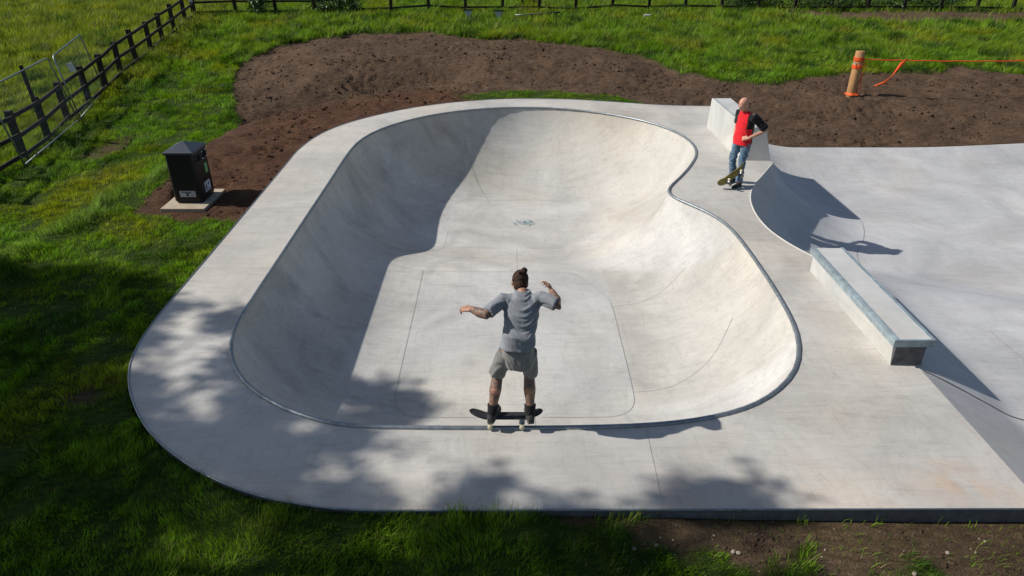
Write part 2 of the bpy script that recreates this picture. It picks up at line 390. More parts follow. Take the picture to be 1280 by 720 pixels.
turf = mix(nt, ramp(nt, n2, [(.4, 0), (.6, 1)]), (.028, .050, .008), (.060, .095, .012))
nt.links.new(mix(nt, A, turf, soil), b.inputs['Base Color'])
hh = node(nt, 'ShaderNodeMath', operation='MULTIPLY_ADD'); nt.links.new(n3, hh.inputs[0]); hh.inputs[1].default_value = .25; nt.links.new(n2, hh.inputs[2])
bump(nt, b, hh.outputs[0], 1.0, .11)
ground = link('ground', me, m, None, True); tag(ground, 'bare brown soil and green turf around the skate bowl', 'ground', kind='structure')

# ---------------------------------------------------------------- grass blades
def grass(xs, ys, hgt, wd, two, name):
    dmk = dirt_mask(xs, ys); fo = sdist(xs, ys, FOOT)
    clump = fbm(xs * 1.6, ys * 1.6, 3, 41); clump2 = fbm(xs * 5, ys * 5, 2, 42)
    keep = (fo > .012) & (rng.random(len(xs)) > dmk * 1.03 - .02 * 0) & (rng.random(len(xs)) < .75 + 1.1 * clump + .5 * clump2)
    bx = (np.abs(xs + 6.45) < .47) & (ys > 12.45) & (ys < 13.65)
    keep &= ~bx
    xs = xs[keep]; ys = ys[keep]; clump = clump[keep]; clump2 = clump2[keep]; n = len(xs)
    zz = T(xs, ys) - .012
    lawn = 1 - ss(-xs - ys * .12, 9.0, 10.8)
    back = ss(ys, 22, 30); lw = np.exp(-(seg_dist(xs, ys, LONG, False) / .26) ** 2)
    H = hgt * (1 + 1.0 * (1 - lawn) + .9 * back * 1 + 1.3 * lw) * (.65 + .7 * rng.random(n)) * (1 + 1.1 * np.clip(clump, -.4, .8) + .7 * clump2)
    H = np.clip(H, .02, .42)
    near_edge = np.exp(-(np.abs(sdist(xs, ys, FOOT)) / .12) ** 2); H *= 1 + .5 * near_edge
    th = rng.random(n) * 2 * np.pi; wa = rng.random(n) * 2 * np.pi
    cth = fbm(xs * .8 + 50, ys * .8, 2, 51) * 6
    lean = (.35 + .7 * rng.random(n)) * H
    dxn = (np.cos(th) * .6 + np.cos(cth) * .6) * lean; dyn = (np.sin(th) * .6 + np.sin(cth) * .6) * lean
    w_ = wd * (.6 + .8 * rng.random(n)); wx = np.cos(wa) * w_; wy = np.sin(wa) * w_
    P0 = np.stack([xs - wx, ys - wy, zz], 1); P1 = np.stack([xs + wx, ys + wy, zz], 1)
    tip = np.stack([xs + dxn, ys + dyn, zz + H * .92], 1)
    if two:
        mx = np.stack([xs + dxn * .35, ys + dyn * .35, zz + H * .6], 1); ofs = np.stack([wx, wy, 0 * wx], 1) * .8
        V = np.stack([P0, P1, mx - ofs, mx + ofs, tip], 1).reshape(-1, 3); k = 5
        b_ = (np.arange(n) * 5)[:, None]
        Fc = np.concatenate([b_ + [0, 1, 3], b_ + [0, 3, 2], b_ + [2, 3, 4]])
    else:
        V = np.stack([P0, P1, tip], 1).reshape(-1, 3); k = 3; Fc = (np.arange(n) * 3)[:, None] + [0, 1, 2]
    # blade colour: fresh lawn, duller field, yellow patch, dry stems
    lush = np.array([.125, .250, .010]); olive = np.array([.20, .245, .022]); yell = np.array([.27, .26, .015]); dry = np.array([.24, .22, .08]); dark = np.array([.028, .080, .010]); pale = np.array([.20, .30, .07])
    fld = np.clip((1 - lawn) * .8 + .40 * (fbm(xs * .35, ys * .35, 3, 61) + .25) + .25 * back, 0, 1)[:, None]
    c = lush * (1 - fld) + olive * fld
    d1 = np.clip(fbm(xs * .9, ys * .9, 4, 62) * 2.6, 0, .85)[:, None]; c = c * (1 - d1) + dark * d1
    yk = ((1 - ss(sdist(xs, ys, YEL), -.5, .35)) * .7)[:, None]; c = c * (1 - yk) + yell * yk
    ypat = (np.clip(fbm(xs * .5 + 7, ys * .5, 3, 64) - .12, 0, .4) * 1.6)[:, None]; c = c * (1 - ypat) + yell * ypat
    lk = (lw * .8)[:, None]; c = c * (1 - lk) + pale * lk
    dr = ((rng.random(n) < .05 + .05 * (1 - lawn) + .05 * back) * 1.0)[:, None]; c = c * (1 - dr) + dry * dr
    c = c * ((.6 + .8 * rng.random(n)) * (1 + .9 * np.clip(clump2, -.4, .4)))[:, None]
    return V, Fc, np.repeat(c, k, 0)
def fieldpts(x0, x1, y0, y1, dens):
    n = int((x1 - x0) * (y1 - y0) * dens); xs = rng.uniform(x0, x1, n); ys = rng.uniform(y0, y1, n)
    zz = T0(xs, ys); dep = ys * math.cos(R_(28.5)) + (4.73 - zz) * math.sin(R_(28.5))
    ok = (np.abs(xs) < .80 * dep + 1.0); return xs[ok], ys[ok]
M_grass, nt, b = new_mat('grass_blade', .5, .12)
at = node(nt, 'ShaderNodeAttribute', attribute_name='blade'); tr = node(nt, 'ShaderNodeBsdfTranslucent'); ms = node(nt, 'ShaderNodeMixShader')
nt.links.new(at.outputs['Color'], b.inputs['Base Color']); nt.links.new(mix(nt, 1.0, at.outputs['Color'], (1.15, 1.25, .6), 'MULTIPLY'), tr.inputs[0])
ms.inputs[0].default_value = .38; nt.links.new(b.outputs[0], ms.inputs[1]); nt.links.new(tr.outputs[0], ms.inputs[2])
nt.links.new(ms.outputs[0], nt.nodes['Material Output'].inputs['Surface'])
GR = [((-8, 8, 3.0, 7.5, 4600), .062, .0028, True), ((-12, -4.4, 7.5, 13, 2400), .07, .004, True),
      ((-16, -4.5, 13, 21, 2000), .085, .006, False), ((-24, -8, 21, 30, 1050), .10, .010, False), ((-3, 4, 20, 22.6, 1500), .05, .006, False),
      ((-11, 24, 23.3, 31, 1000), .11, .010, False), ((-34, 34, 30, 47, 420), .11, .015, False), ((-24, -12, 13, 21, 1000), .09, .008, False)]
parts = [grass(*fieldpts(*reg), h_, w_, two, 'grass') for (reg, h_, w_, two) in GR]
off = np.cumsum([0] + [len(p[0]) for p in parts])
me = np_mesh('grass', np.concatenate([p[0] for p in parts]), np.concatenate([p[1] + off[i] for i, p in enumerate(parts)]), 3)
cattr(me, 'blade', np.concatenate([p[2] for p in parts])); del parts
go = link('grass', me, M_grass); tag(go, 'green grass of lawn, bank and meadow around the skate bowl', 'grass', kind='stuff')

# clods and crumbs of soil lying on the bare ground: nobody could count them
def clods(n):
    xs = np.concatenate([rng.uniform(-10, 18, n), rng.uniform(.7, 5.2, n // 14)]); ys = np.concatenate([rng.uniform(12, 31.5, n), rng.uniform(3.6, 4.5, n // 14)])
    d_ = dirt_mask(xs, ys); fo = sdist(xs, ys, FOOT); cl_ = fbm(xs * .8, ys * 1.2, 3, 44); ok = (d_ > .75) & (fo > .05) & (rng.random(len(xs)) < .20 + 1.3 * cl_)
    ok &= ~((np.abs(xs + 6.44) < .5) & (np.abs(ys - 13.02) < .65)); xs = xs[ok]; ys = ys[ok]; m_ = len(xs); s_ = .012 + .04 * rng.random(m_) ** 5 + .012 * rng.random(m_); s_[ys < 6] *= .35
    ico = np.array([(0, 0, 1), (.9, 0, .3), (.28, .85, .3), (-.72, .53, .3), (-.72, -.53, .3), (.28, -.85, .3), (.6, .5, -.5), (-.4, .7, -.5), (-.7, -.1, -.5), (-.2, -.75, -.5), (.7, -.4, -.5)])
    V = ico[None] * (1 + .5 * (rng.random((m_, 11, 1)) - .5)) * s_[:, None, None] * np.array([1.5, 1.0, .62]) ; a = rng.random(m_) * 6.28 * .3
    ca, sa = np.cos(a)[:, None], np.sin(a)[:, None]; V = np.stack([V[..., 0] * ca - V[..., 1] * sa, V[..., 0] * sa + V[..., 1] * ca, V[..., 2]], -1) + np.stack([xs, ys, T(xs, ys) + s_ * .15], 1)[:, None]
    F1 = np.array([(0, 1, 2), (0, 2, 3), (0, 3, 4), (0, 4, 5), (0, 5, 1), (1, 6, 2), (2, 6, 7), (2, 7, 3), (3, 7, 8), (3, 8, 4), (4, 8, 9), (4, 9, 5), (5, 9, 10), (5, 10, 1), (1, 10, 6)])
    me = np_mesh('soil_clods', V.reshape(-1, 3), ((np.arange(m_) * 11)[:, None, None] + F1).reshape(-1, 3), 3); fattr(me, 'dirt', np.ones(m_ * 11))
    fattr(me, 'red', np.repeat(1 - ss(sdist(xs, ys, MOUND), -.3, .8), 11)); return me
tag(link('soil_clods', clods(42000), ground.data.materials[0]), 'brown crumbs and clods of soil on the bare ground', 'soil', kind='stuff')
# ---------------------------------------------------------------- skate bowl: deck, basin, coping
bowl = tag(empty('skate_bowl', (0, 4.5, 0)), 'pale concrete kidney-shaped skate bowl with flat deck and steel coping', 'skate bowl')
def cdt(loops, pts, test):
    verts = []; edges = []
    for L in loops:
        b0 = len(verts); n = len(L); verts += [Vector((float(p[0]), float(p[1]))) for p in L]; edges += [(b0 + i, b0 + (i + 1) % n) for i in range(n)]
    verts += [Vector((float(p[0]), float(p[1]))) for p in pts]
    r = geometry.delaunay_2d_cdt(verts, edges, [], 0, 1e-5)
    V = np.array([tuple(v) for v in r[0]]); Fc = np.array([f for f in r[2] if len(f) == 3])
    c = V[Fc].mean(1); Fc = Fc[test(c[:, 0], c[:, 1])]
    a, b_, c_ = V[Fc[:, 0]], V[Fc[:, 1]], V[Fc[:, 2]]
    cr = (b_[:, 0] - a[:, 0]) * (c_[:, 1] - a[:, 1]) - (b_[:, 1] - a[:, 1]) * (c_[:, 0] - a[:, 0])
    Fc[cr < 0] = Fc[cr < 0][:, ::-1]
    return V, Fc[np.abs(cr) > 1e-9]
off_b = np.array([0, 4.5, 0])
gxx, gyy = np.meshgrid(np.arange(-5, 6, .2), np.arange(4.6, 20.6, .2)); gp = np.stack([gxx.ravel(), gyy.ravel()], 1)
ok = (sdist(gp[:, 0], gp[:, 1], DECK) < -.07) & (sdist(gp[:, 0], gp[:, 1], RIMS) > .07)
V, Fc = cdt([DECK, RIMS], gp[ok], lambda a, b_: inside(a, b_, DECK) & ~inside(a, b_, RIMS))
me = np_mesh('deck', np.column_stack([V, np.zeros(len(V))]) - off_b, Fc, 3)
dxy = np.sqrt((V[:, 0] - 4.3) ** 2 + ((V[:, 1] - 4.85) * 1.3) ** 2); ru = np.exp(-(dxy / .27) ** 2) * 1.3
ru = np.maximum(ru, .22 * np.exp(-(seg_dist(V[:, 0], V[:, 1], OUTS, False) / .22) ** 2)); ru = np.maximum(ru, .35 * np.exp(-((V[:, 1] - 4.75) / .3) ** 2) * ss(V[:, 0], -.2, 2))
ru = np.maximum(ru, .20 * np.exp(-(((V[:, 0] - 4.15) / .3) ** 2 + ((V[:, 1] - 8.6) / 1.6) ** 2)))
fattr(me, 'rust', ru); link('deck', me, M_deck, bowl)
# vertical slab face
loop = [(p[0], p[1]) for p in DECK]; n = len(loop)
mb = MB(); mb.add([(p[0], p[1], -.003) for p in loop] + [(p[0], p[1], -.6) for p in loop], [(i, (i + 1) % n, n + (i + 1) % n, n + i) for i in range(n)])
mb.build('slab_face', M_side, bowl)

def basin_h(x, y):
    x = np.asarray(x, float); y = np.asarray(y, float)
    d = -sdist(x, y, RIMS); k = ss(y + .12 * x, 11.35, 13.7)
    h = 1.15 + .52 * k; Rr = 2.0 + .55 * ss(y, 12.5, 15.5)
    wd = np.sqrt(Rr ** 2 - (Rr - h) ** 2); q = np.clip(wd - np.maximum(d, 0), 0, None)
    return -h + (Rr - np.sqrt(np.maximum(Rr ** 2 - q ** 2, 0)))
gxx, gyy = np.meshgrid(np.arange(-3.75, 4.4, .055), np.arange(5.6, 19.5, .055)); gp = np.stack([gxx.ravel() + (np.arange(gxx.size) % 2) * .003, gyy.ravel()], 1)
ok = sdist(gp[:, 0], gp[:, 1], RIMS) < -.035
# smooth basin: average the profile over a small disc away from the rim
V, Fc = cdt([RIMS], gp[ok], lambda a, b_: inside(a, b_, RIMS))
dR = -sdist(V[:, 0], V[:, 1], RIMS)
def basin_s(x, y):
    d = -sdist(x, y, RIMS); r = np.clip(d * .55, 0, .36); acc = basin_h(x, y) * 1.0; wt = 1.0
    for a in range(8):
        for rr, ww in ((.5, .8), (1, .45)):
            acc = acc + ww * basin_h(x + np.cos(a * np.pi / 4) * r * rr, y + np.sin(a * np.pi / 4) * r * rr); wt += ww
    return acc / wt
zb = basin_s(V[:, 0], V[:, 1]); zb[dR < 1e-3] = 0
me = np_mesh('basin', np.column_stack([V, zb - .002]) - off_b, Fc, 3)
xx, yy = V[:, 0], V[:, 1]
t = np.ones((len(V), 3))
def pour_sun_tone(mask, rgb):
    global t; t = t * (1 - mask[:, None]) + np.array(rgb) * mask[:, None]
rightw = ss(xx, 1.70, 1.78) * ss(yy, 7.35, 7.5) * (1 - ss(yy + .55 * (xx - 2), 11.4, 11.6)); pour_sun_tone(rightw, (.90, .885, .85))  # warm concrete tone, painted darker to offset the sun on this wall
backp = ss(yy, 16.35, 16.45) * ss(xx, -1.2, -1.1); pour_sun_tone(backp, (.90, .91, .90))
rp = ss(xx + .35 * (yy - 16), 1.9, 2.2) * ss(yy, 12.9, 13.6); pour_sun_tone(rp, (.92, .905, .875))  # deep-end right wall, its colour also lowered against direct sunlight
flatm = ss(xx, -1.68, -1.66) * (1 - ss(xx, 1.70, 1.72)) * ss(yy, 7.15, 7.2) * (1 - ss(yy, 11.5, 11.52)); pour_sun_tone(flatm, (.97, .985, .99))
leftw = (1 - ss(xx, -1.9, -1.6)) * (1 - ss(yy, 13.2, 13.6)); pour_sun_tone(leftw, (.98, .97, .96))
stain = np.exp(-(((xx - 2.2) / .4) ** 2 + ((yy - 11.0) / .3) ** 2)) * (.5 + fbm(xx * 3, yy * 3, 4, 5)); t = t * (1 - .25 * np.clip(stain, 0, 1))[:, None]
# swept dark float marks on the deep left wall
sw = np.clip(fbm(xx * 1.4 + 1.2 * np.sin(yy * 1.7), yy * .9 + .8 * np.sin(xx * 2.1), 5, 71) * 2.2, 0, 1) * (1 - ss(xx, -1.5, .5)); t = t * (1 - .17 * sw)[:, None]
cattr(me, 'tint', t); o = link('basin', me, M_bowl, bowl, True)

mb = MB(); rp_ = [(p[0], p[1], .006) for p in RIMS[::2]]
mb.tube(rp_, .027, 10, closed=True).build('coping', M_steel, bowl, True)
mb = MB(); e1 = [(p[0], p[1], .001) for p in OUTS[::1]]; e1 = [(4.86, 4.497, .001), (1.4, 4.49, .001)] + e1
mb.tube(e1, .011, 6).build('edge_trim', M_steel, bowl, True)
flat0 = lambda x, y: np.zeros(np.shape(x))
def joint(P, f=basin_s, wd=.006, parent=bowl, lift=.004, n=5, m=None): drape_ribbon(P, f, wd, lift, n).build('joint', m or M_joint, parent)
joint([(-1.68,11.52),(-1.66,9.5),(-1.64,7.9),(-1.60,7.5),(-1.45,7.25),(-1.15,7.18),(-.3,7.17)])
joint([(1.09,11.5),(1.45,10.95),(1.66,10.5),(1.72,10.1),(1.72,9),(1.71,7.9),(1.66,7.45),(1.45,7.22),(1.1,7.17),(.4,7.17)])
joint([(-2.7,11.9),(-2.0,11.6),(-1.5,11.5),(0,11.5),(1.1,11.5)], wd=.0045)
joint([(-2.9,14.0),(-2.2,13.75),(-1.6,13.62),(0,13.62),(1.6,13.62)], wd=.0045)
joint([(.10,11.55),(.10,13.6)], wd=.0045)
joint([(1.72,10.15),(2.4,10.35),(3.1,10.9)], wd=.0045)
joint([(1.70,7.75),(2.3,7.85),(2.9,8.25),(3.35,8.9)], wd=.0045)
joint([(-.6,16.5),(-.9,17.4),(-1.3,18.6)], wd=.010)
joint([(-.5,16.5),(.6,16.55),(1.5,16.35)], wd=.007)
joint([(-1.5,13.65),(-1.48,14.6)], wd=.0045)
joint([(.3,7.17),(.3,5.9)], wd=.0045)
for P in ([(1.41,5.6),(1.38,4.52)], [(-4.84,11.72),(-3.72,11.9)], [(2.5,18.8),(3.2,19.9)], [(-2.5,18.2),(-3.3,18.9)]): joint(P, flat0, .0035, n=2)
# scratched chalky blue-green patch round the drain
mb = MB()
for k in range(60):
    a = random.uniform(0, 6.28); r = random.uniform(0, .19) ** .9; c = (.29 + r * 1.2 * math.cos(a), 15.05 + r * math.sin(a) * .9); an = random.gauss(0, .5); L = random.uniform(.03, .10)
    zz = float(basin_s(np.array([c[0]]), np.array([c[1]]))[0]) + .003 + k * .0002
    mb.box((c[0], c[1], zz), (L, random.uniform(.008, .018), .001), rz=an)
mb.build('paint_mark', speckle('faded_teal_chalk', (.22, .36, .37), .3, 25, .8, bumpk=0), bowl)

# ---------------------------------------------------------------- lower skating floor, transition and side bank
ramp_o = tag(empty('street_floor', (5, 9, 0)), 'sunken grey concrete skating floor with curved transition right of the bowl', 'skate floor')
TRL = [(5.72,24)] + RIGHT[1:-1] + [(4.86, 1.0)]
def pit_floor(x, y): return -FLOOR + .87 * (1 - ss(y + .45 * (x - 7), 9.0, 12.4))
def pit_h(x, y):
    x = np.asarray(x, float); y = np.asarray(y, float); d = seg_dist(x, y, TRL, False)
    Rr = 2.7; h = -pit_floor(x, y); wd = np.sqrt(Rr ** 2 - (Rr - h) ** 2); q = np.clip(wd - d, 0, None)
    curve = -h + (Rr - np.sqrt(Rr ** 2 - q ** 2)); u = d * .456 / h
    lin = -h * np.where(u < .9, u, np.minimum(1, .9 + (1 - np.exp(-(np.maximum(u, .9) - .9) / .1)) * .1)); k = ss(y, 9.0, 10.6)
    zz = lin * (1 - k) + curve * k
    return zz + (.42 + .17 * ss(x, 11, 16)) * ss(y, 16.9, PIT_END + .3) * np.clip((-zz) / h, 0, 1)
PITP = [tuple(p) for p in RIGHT[1:]] + [(xq, 4.5) for xq in np.arange(4.93, 26, .07)] + [(26, 4.5)] + [(xq, PIT_END) for xq in np.arange(26, 5.75, -.1)] + [(5.72, yq) for yq in np.arange(PIT_END, 14.5, -.1)]
gxx, gyy = np.meshgrid(np.concatenate([np.arange(4.4, 9.4, .09), np.arange(9.4, 26, .3)]), np.arange(4.6, PIT_END, .09)); gp = np.stack([gxx.ravel() + (np.arange(gxx.size) % 2) * .003, gyy.ravel()], 1)
ok = sdist(gp[:, 0], gp[:, 1], PITP) < -.045
V, Fc = cdt([PITP], gp[ok], lambda a, b_: inside(a, b_, PITP))
zp = pit_h(V[:, 0], V[:, 1]); zp[seg_dist(V[:, 0], V[:, 1], TRL, False) < 1e-3] = 0
off_p = np.array([5, 9, 0]); me = np_mesh('transition', np.column_stack([V, zp - .003]) - off_p, Fc, 3); link('transition', me, M_pit, ramp_o, True)
fx = np.arange(4.87, 25.9, .1); fz = pit_h(fx, fx * 0 + 4.5); k_ = len(fx)
MB().add([(a, 4.497, b_ - .004) for a, b_ in zip(fx, fz)] + [(a, 4.497, b_ - .8) for a, b_ in zip(fx, fz)], [(i, i + 1, k_ + i + 1, k_ + i) for i in range(k_ - 1)]).build('slab_face', M_side, ramp_o)
joint([(4.90, 6.69), (5.3, 6.58), (5.7, 6.46), (6.1, 6.33)], pit_h, .022, ramp_o, .003, 8, M_side)
mb = MB(); mb.tube([(p[0], p[1], .0) for p in BAYS], .014, 8).build('coping', M_block, ramp_o, True)
joint([(8.02,17.7),(8.02,15),(7.9,14.2),(7.55,13.4),(7.1,12.7),(6.9,12.0)], pit_h, .009, ramp_o)
joint([(6.87,8.35),(6.87,7.4)], pit_h, .010, ramp_o); joint([(8.1,17.7),(7.9,18.75)], pit_h, .009, ramp_o)


# ---------------------------------------------------------------- grind ledge and tall block
led = tag(empty('grind_ledge', (4.7, 8, 0)), 'long low concrete ledge with blue steel edges at the deck border', 'ledge')
y0, y1 = 6.74, 9.28
MB().add([(4.54, y0 + .03, 0), (4.905, y0 + .03, 0), (4.905, y0 + .03, .29), (4.50, y0 + .03, .29), (4.53, y1 - .02, 0), (4.93, y1 - .02, 0), (4.93, y1 - .02, .29), (4.53, y1 - .02, .29)],
         [(0, 1, 2, 3), (5, 4, 7, 6), (4, 0, 3, 7), (1, 5, 6, 2), (3, 2, 6, 7), (4, 5, 1, 0)]).build('body', M_block, led, bevel=.004)
MB().box((4.72, (y0 + y1) / 2, .335), (.44, y1 - y0 - .03, .086)).build('cap', M_block, led)
MB().box((4.487, (y0 + y1) / 2, .335), (.022, y1 - y0, .088)).box((4.522, (y0 + y1) / 2, .3815), (.048, y1 - y0, .008)).build('steel_edge', M_blue, led, bevel=.003)
MB().box((4.952, (y0 + y1) / 2, .335), (.022, y1 - y0, .10)).box((4.93, (y0 + y1) / 2, .3815), (.030, y1 - y0, .008)).build('steel_edge', M_blue, led, bevel=.003)
MB().box((4.72, y0 - .004, .335), (.484, .022, .098)).build('steel_end', M_blue, led, bevel=.003)
MB().box((4.722, y0 + .026, .145), (.36, .006, .27)).build('end_plate', M_side, led)

blk = tag(empty('concrete_block', (5.3, 16, 0)), 'tall pale concrete block at the far deck corner beside the man in red', 'block')
zt = .73
MB().add([(5.02, 14.62, 0), (5.70, 14.60, 0), (5.70, 14.60, -.4), (5.02, 14.62, -.4), (5.00, 17.4, 0), (5.70, 17.4, 0), (5.06, 14.68, zt), (5.52, 14.66, zt), (5.02, 17.36, zt), (5.50, 17.36, zt), (5.0, 17.4, -.4), (5.7, 17.4, -.4)],
         [(0, 1, 7, 6), (3, 2, 1, 0), (1, 5, 9, 7), (5, 4, 8, 9), (4, 0, 6, 8), (6, 7, 9, 8), (4, 10, 3, 0), (2, 11, 5, 1), (11, 10, 4, 5)]).build('body', M_block, blk, bevel=.012)
MB().beam((5.115, 14.68, zt + .003), (5.075, 17.34, zt + .003), .022, .006).build('steel_edge', M_blue, blk)

# ---------------------------------------------------------------- litter bin on its slab
bz = -.30
slab = tag(MB().box((-6.44, 13.02, bz - .012), (.86, 1.12, .075)).build('paving_slab', M_slab, None, bevel=.006), 'cream square paving slab beneath the black litter bin', 'slab')
bn = tag(empty('litter_bin', (-6.42, 13.06, bz + .026)), 'square black litter bin with pyramid lid standing on a slab', 'bin')
bx0, bx1, by0, by1 = -6.70, -6.14, 12.74, 13.40; zb0 = bz + .026; zt = zb0 + 1.02; ch = .05
def octo(g): return [(bx0 + ch - g, by0 - g), (bx1 - ch + g, by0 - g), (bx1 + g, by0 + ch - g), (bx1 + g, by1 - ch + g), (bx1 - ch + g, by1 + g), (bx0 + ch - g, by1 + g), (bx0 - g, by1 - ch + g), (bx0 - g, by0 + ch - g)]
MB().prism(octo(0), zb0 + .04, zt).build('body', M_black, bn, bevel=.006)
MB().prism(octo(-.02), zb0, zb0 + .042).build('plinth', M_mark, bn)
mb = MB(); g = .010; C4 = [(bx0 - g, by0 - g), (bx1 + g, by0 - g), (bx1 + g, by1 + g), (bx0 - g, by1 + g)]; cx, cy = (bx0 + bx1) / 2, (by0 + by1) / 2
mb.add([(p[0], p[1], zt - .03) for p in C4] + [(p[0], p[1], zt + .012) for p in C4] + [(cx, cy, zt + .155)], [(3, 2, 1, 0), (0, 1, 5, 4), (1, 2, 6, 5), (2, 3, 7, 6), (3, 0, 4, 7), (4, 5, 8), (5, 6, 8), (6, 7, 8), (7, 4, 8)])
mb.build('lid', M_lid, bn, bevel=.006)
xf = bx1 + .002
for ya, yb in ((by0 + .08, by0 + .30), (by0 + .36, by0 + .58)):
    op = MB().box((xf - .004, (ya + yb) / 2, zt - .15), (.014, yb - ya, .15)).build('opening', M_hole, bn)
    fr_ = MB()
    for yy_, zz_, a, b_ in ((ya, zt - .15, .012, .17), (yb, zt - .15, .012, .17), ((ya + yb) / 2, zt - .07, yb - ya, .012), ((ya + yb) / 2, zt - .23, yb - ya, .012)): fr_.box((xf + .006, yy_, zz_), (.012, a, b_))
    fr_.build('frame', M_lid, op)
for yy_ in (by0 + .385, by0 + .555):
    for zz_ in (zt - .085, zt - .215): MB().box((xf + .014, yy_, zz_), (.004, .04, .018)).build('reflector', M_white, bn)
lab = MB().box((xf, by0 + .46, zt - .43), (.004, .115, .20)).build('recycling_label', M_green, bn)
mb = MB()
for k in range(5): mb.box((xf + .003, by0 + .46 + random.uniform(-.01, .01), zt - .36 - k * .033), (.002, .07 + .02 * (k % 2), .010))
mb.build('print', M_white, lab)
lab = MB().box((xf, by0 + .36, zb0 + .25), (.004, .26, .20)).build('litter_label', M_white, bn)
mb = MB(); mb.box((xf + .003, by0 + .29, zb0 + .26), (.002, .045, .075)).box((xf + .003, by0 + .29, zb0 + .315), (.002, .022, .025)).box((xf + .003, by0 + .275, zb0 + .215), (.002, .018, .04)).box((xf + .003, by0 + .31, zb0 + .215), (.002, .018, .04))
mb.box((xf + .003, by0 + .405, zb0 + .285), (.002, .04, .05)).box((xf + .003, by0 + .36, zb0 + .18), (.002, .2, .012)); mb.build('print', M_mark, lab)
lab = MB().box((cx + .02, by0 - .002, zb0 + .20), (.31, .004, .125)).build('name_plate', M_plate, bn)
mb = MB().box((cx + .0, by0 - .005, zb0 + .235), (.20, .002, .014)).box((cx + .03, by0 - .005, zb0 + .215), (.12, .002, .008)).box((cx + .015, by0 - .005, zb0 + .185), (.045, .002, .045)).box((cx + .015, by0 - .005, zb0 + .157), (.022, .002, .014)).box((cx + .10, by0 - .005, zb0 + .175), (.07, .002, .006))
mb.build('print', M_mark, lab)

# ---------------------------------------------------------------- timber fences
def fence(line, label, rails=(1.06, .62, .17), pw=.125, side=-1):
    r = tag(empty('timber_fence', (line[0][0], line[0][1], 0)), label, 'fence'); tops = []
    for i, (px, py) in enumerate(line):
        z0 = float(T(np.array([px]), np.array([py]))[0]); hh = 1.16 + random.uniform(-.03, .05); tl = Vector((random.uniform(-.03, .03), random.uniform(-.03, .03), 0))
        mb = MB(); mb.beam((px, py, z0 - .3), Vector((px, py, z0 + hh)) + tl, pw, pw * 1.15, Vector((1, 0, 0))).build('post', M_wood, r, bevel=.006); tops.append(z0)
    for i in range(len(line) - 1):
        a, b_ = line[i], line[i + 1]; d = Vector((b_[0] - a[0], b_[1] - a[1], 0)).normalized(); nn = Vector((d.y, -d.x, 0)) * (.075 * side)
        for hr in rails:
            j1, j2 = random.uniform(-.02, .02), random.uniform(-.02, .02)
            MB().beam(Vector((a[0], a[1], tops[i] + hr + j1)) + nn, Vector((b_[0], b_[1], tops[i + 1] + hr + j2)) + nn, .04, .095).build('rail', M_wood, r)
    return r
LF = [(-11.1,12.9),(-11.5,14.5),(-11.87,16.15),(-12.30,17.84),(-12.85,19.7),(-13.02,21.25),(-13.18,22.6),(-13.42,24.1),(-13.62,25.7),(-13.95,27.6),(-14.2,29.2),(-14.5,31.1),(-14.9,33.2),(-15.28,35.1)]
fence(LF, 'dark timber post and rail fence running back along the left side', side=1)
BF = [(-15.28 + 0, 35.25)] + [(-15.28 + 1.85 * k, 35.25 + 2.0 * (1 - math.exp(-k * .22))) for k in range(1, 26)]
fence(BF, 'dark timber post and rail fence across the back of the site', side=-1)
z0 = float(T(np.array([-12.22]), np.array([17.75]))[0])
tag(MB().beam((-12.2, 17.7, z0 - .2), (-12.38, 17.8, z0 + 1.95), .09, .06, Vector((1, 0, 0))).build('wooden_stake', M_wood, None, bevel=.005), 'tall dark wooden stake rising above the left fence', 'stake')

# temporary mesh panels leaning on the left fence
def panel(bl, br, lean, label, broken=False):
    bl = Vector(bl); br = Vector(br); ax = (br - bl).normalized(); up = Vector(lean).normalized(); Hh = 1.82
    r = tag(empty('mesh_panel', bl), label, 'fence panel', group='temporary mesh panels leaning on the timber fence')
    tl, tr = bl + up * Hh, br + up * Hh; rr = .021; c = .12
    pts = [bl, bl + up * (Hh - c), tl + ax * c * .3 - up * c * .3, tl + ax * c, tr - ax * c, tr - ax * c * .3 - up * c * .3, br + up * (Hh - c), br]
    MB().tube(pts, rr, 8).tube([bl + up * .08, br + up * .08], rr * .85, 8).build('frame', M_steel, r, True)
    mb = MB(); L = (br - bl).length; nv = int(L / .075)
    for k in range(1, nv): p = bl + ax * (L * k / nv); mb.tube([p + up * .08, p + up * Hh], .0012, 4, False)
    for k in range(1, 9): mb.tube([bl + up * Hh * k / 9, br + up * Hh * k / 9], .0014, 4, False)
    mb.build('wire_mesh', M_steel, r)
    return r, tl, tr, up, ax
pr, tl, tr, up_, ax_ = panel((-11.33, 15.35, -.42), (-12.36, 19.42, -.44), (-.20, .03, .97), 'galvanised mesh panel nearest the viewer leaning on the left timber fence')
pr, tl, tr, up_, ax_ = panel((-12.42, 19.62, -.44), (-13.2, 22.5, -.28), (-.22, .12, .96), 'galvanised mesh panel with white tag, farther along the left timber fence')
c_ = tl + ax_ * 1.0 - up_ * .42
mb = MB(); mb.beam(c_, c_ - up_ * .26 + ax_ * .06, .012, .16, Vector((0, 0, 1))); mb.build('tag', M_white, pr)
tag(MB().box((-15.22, 34.95, 1.30), (.16, .012, .22), rz=.9).build('fence_sign', M_white, None), 'small pale sign on the timber post at the fence corner', 'sign')

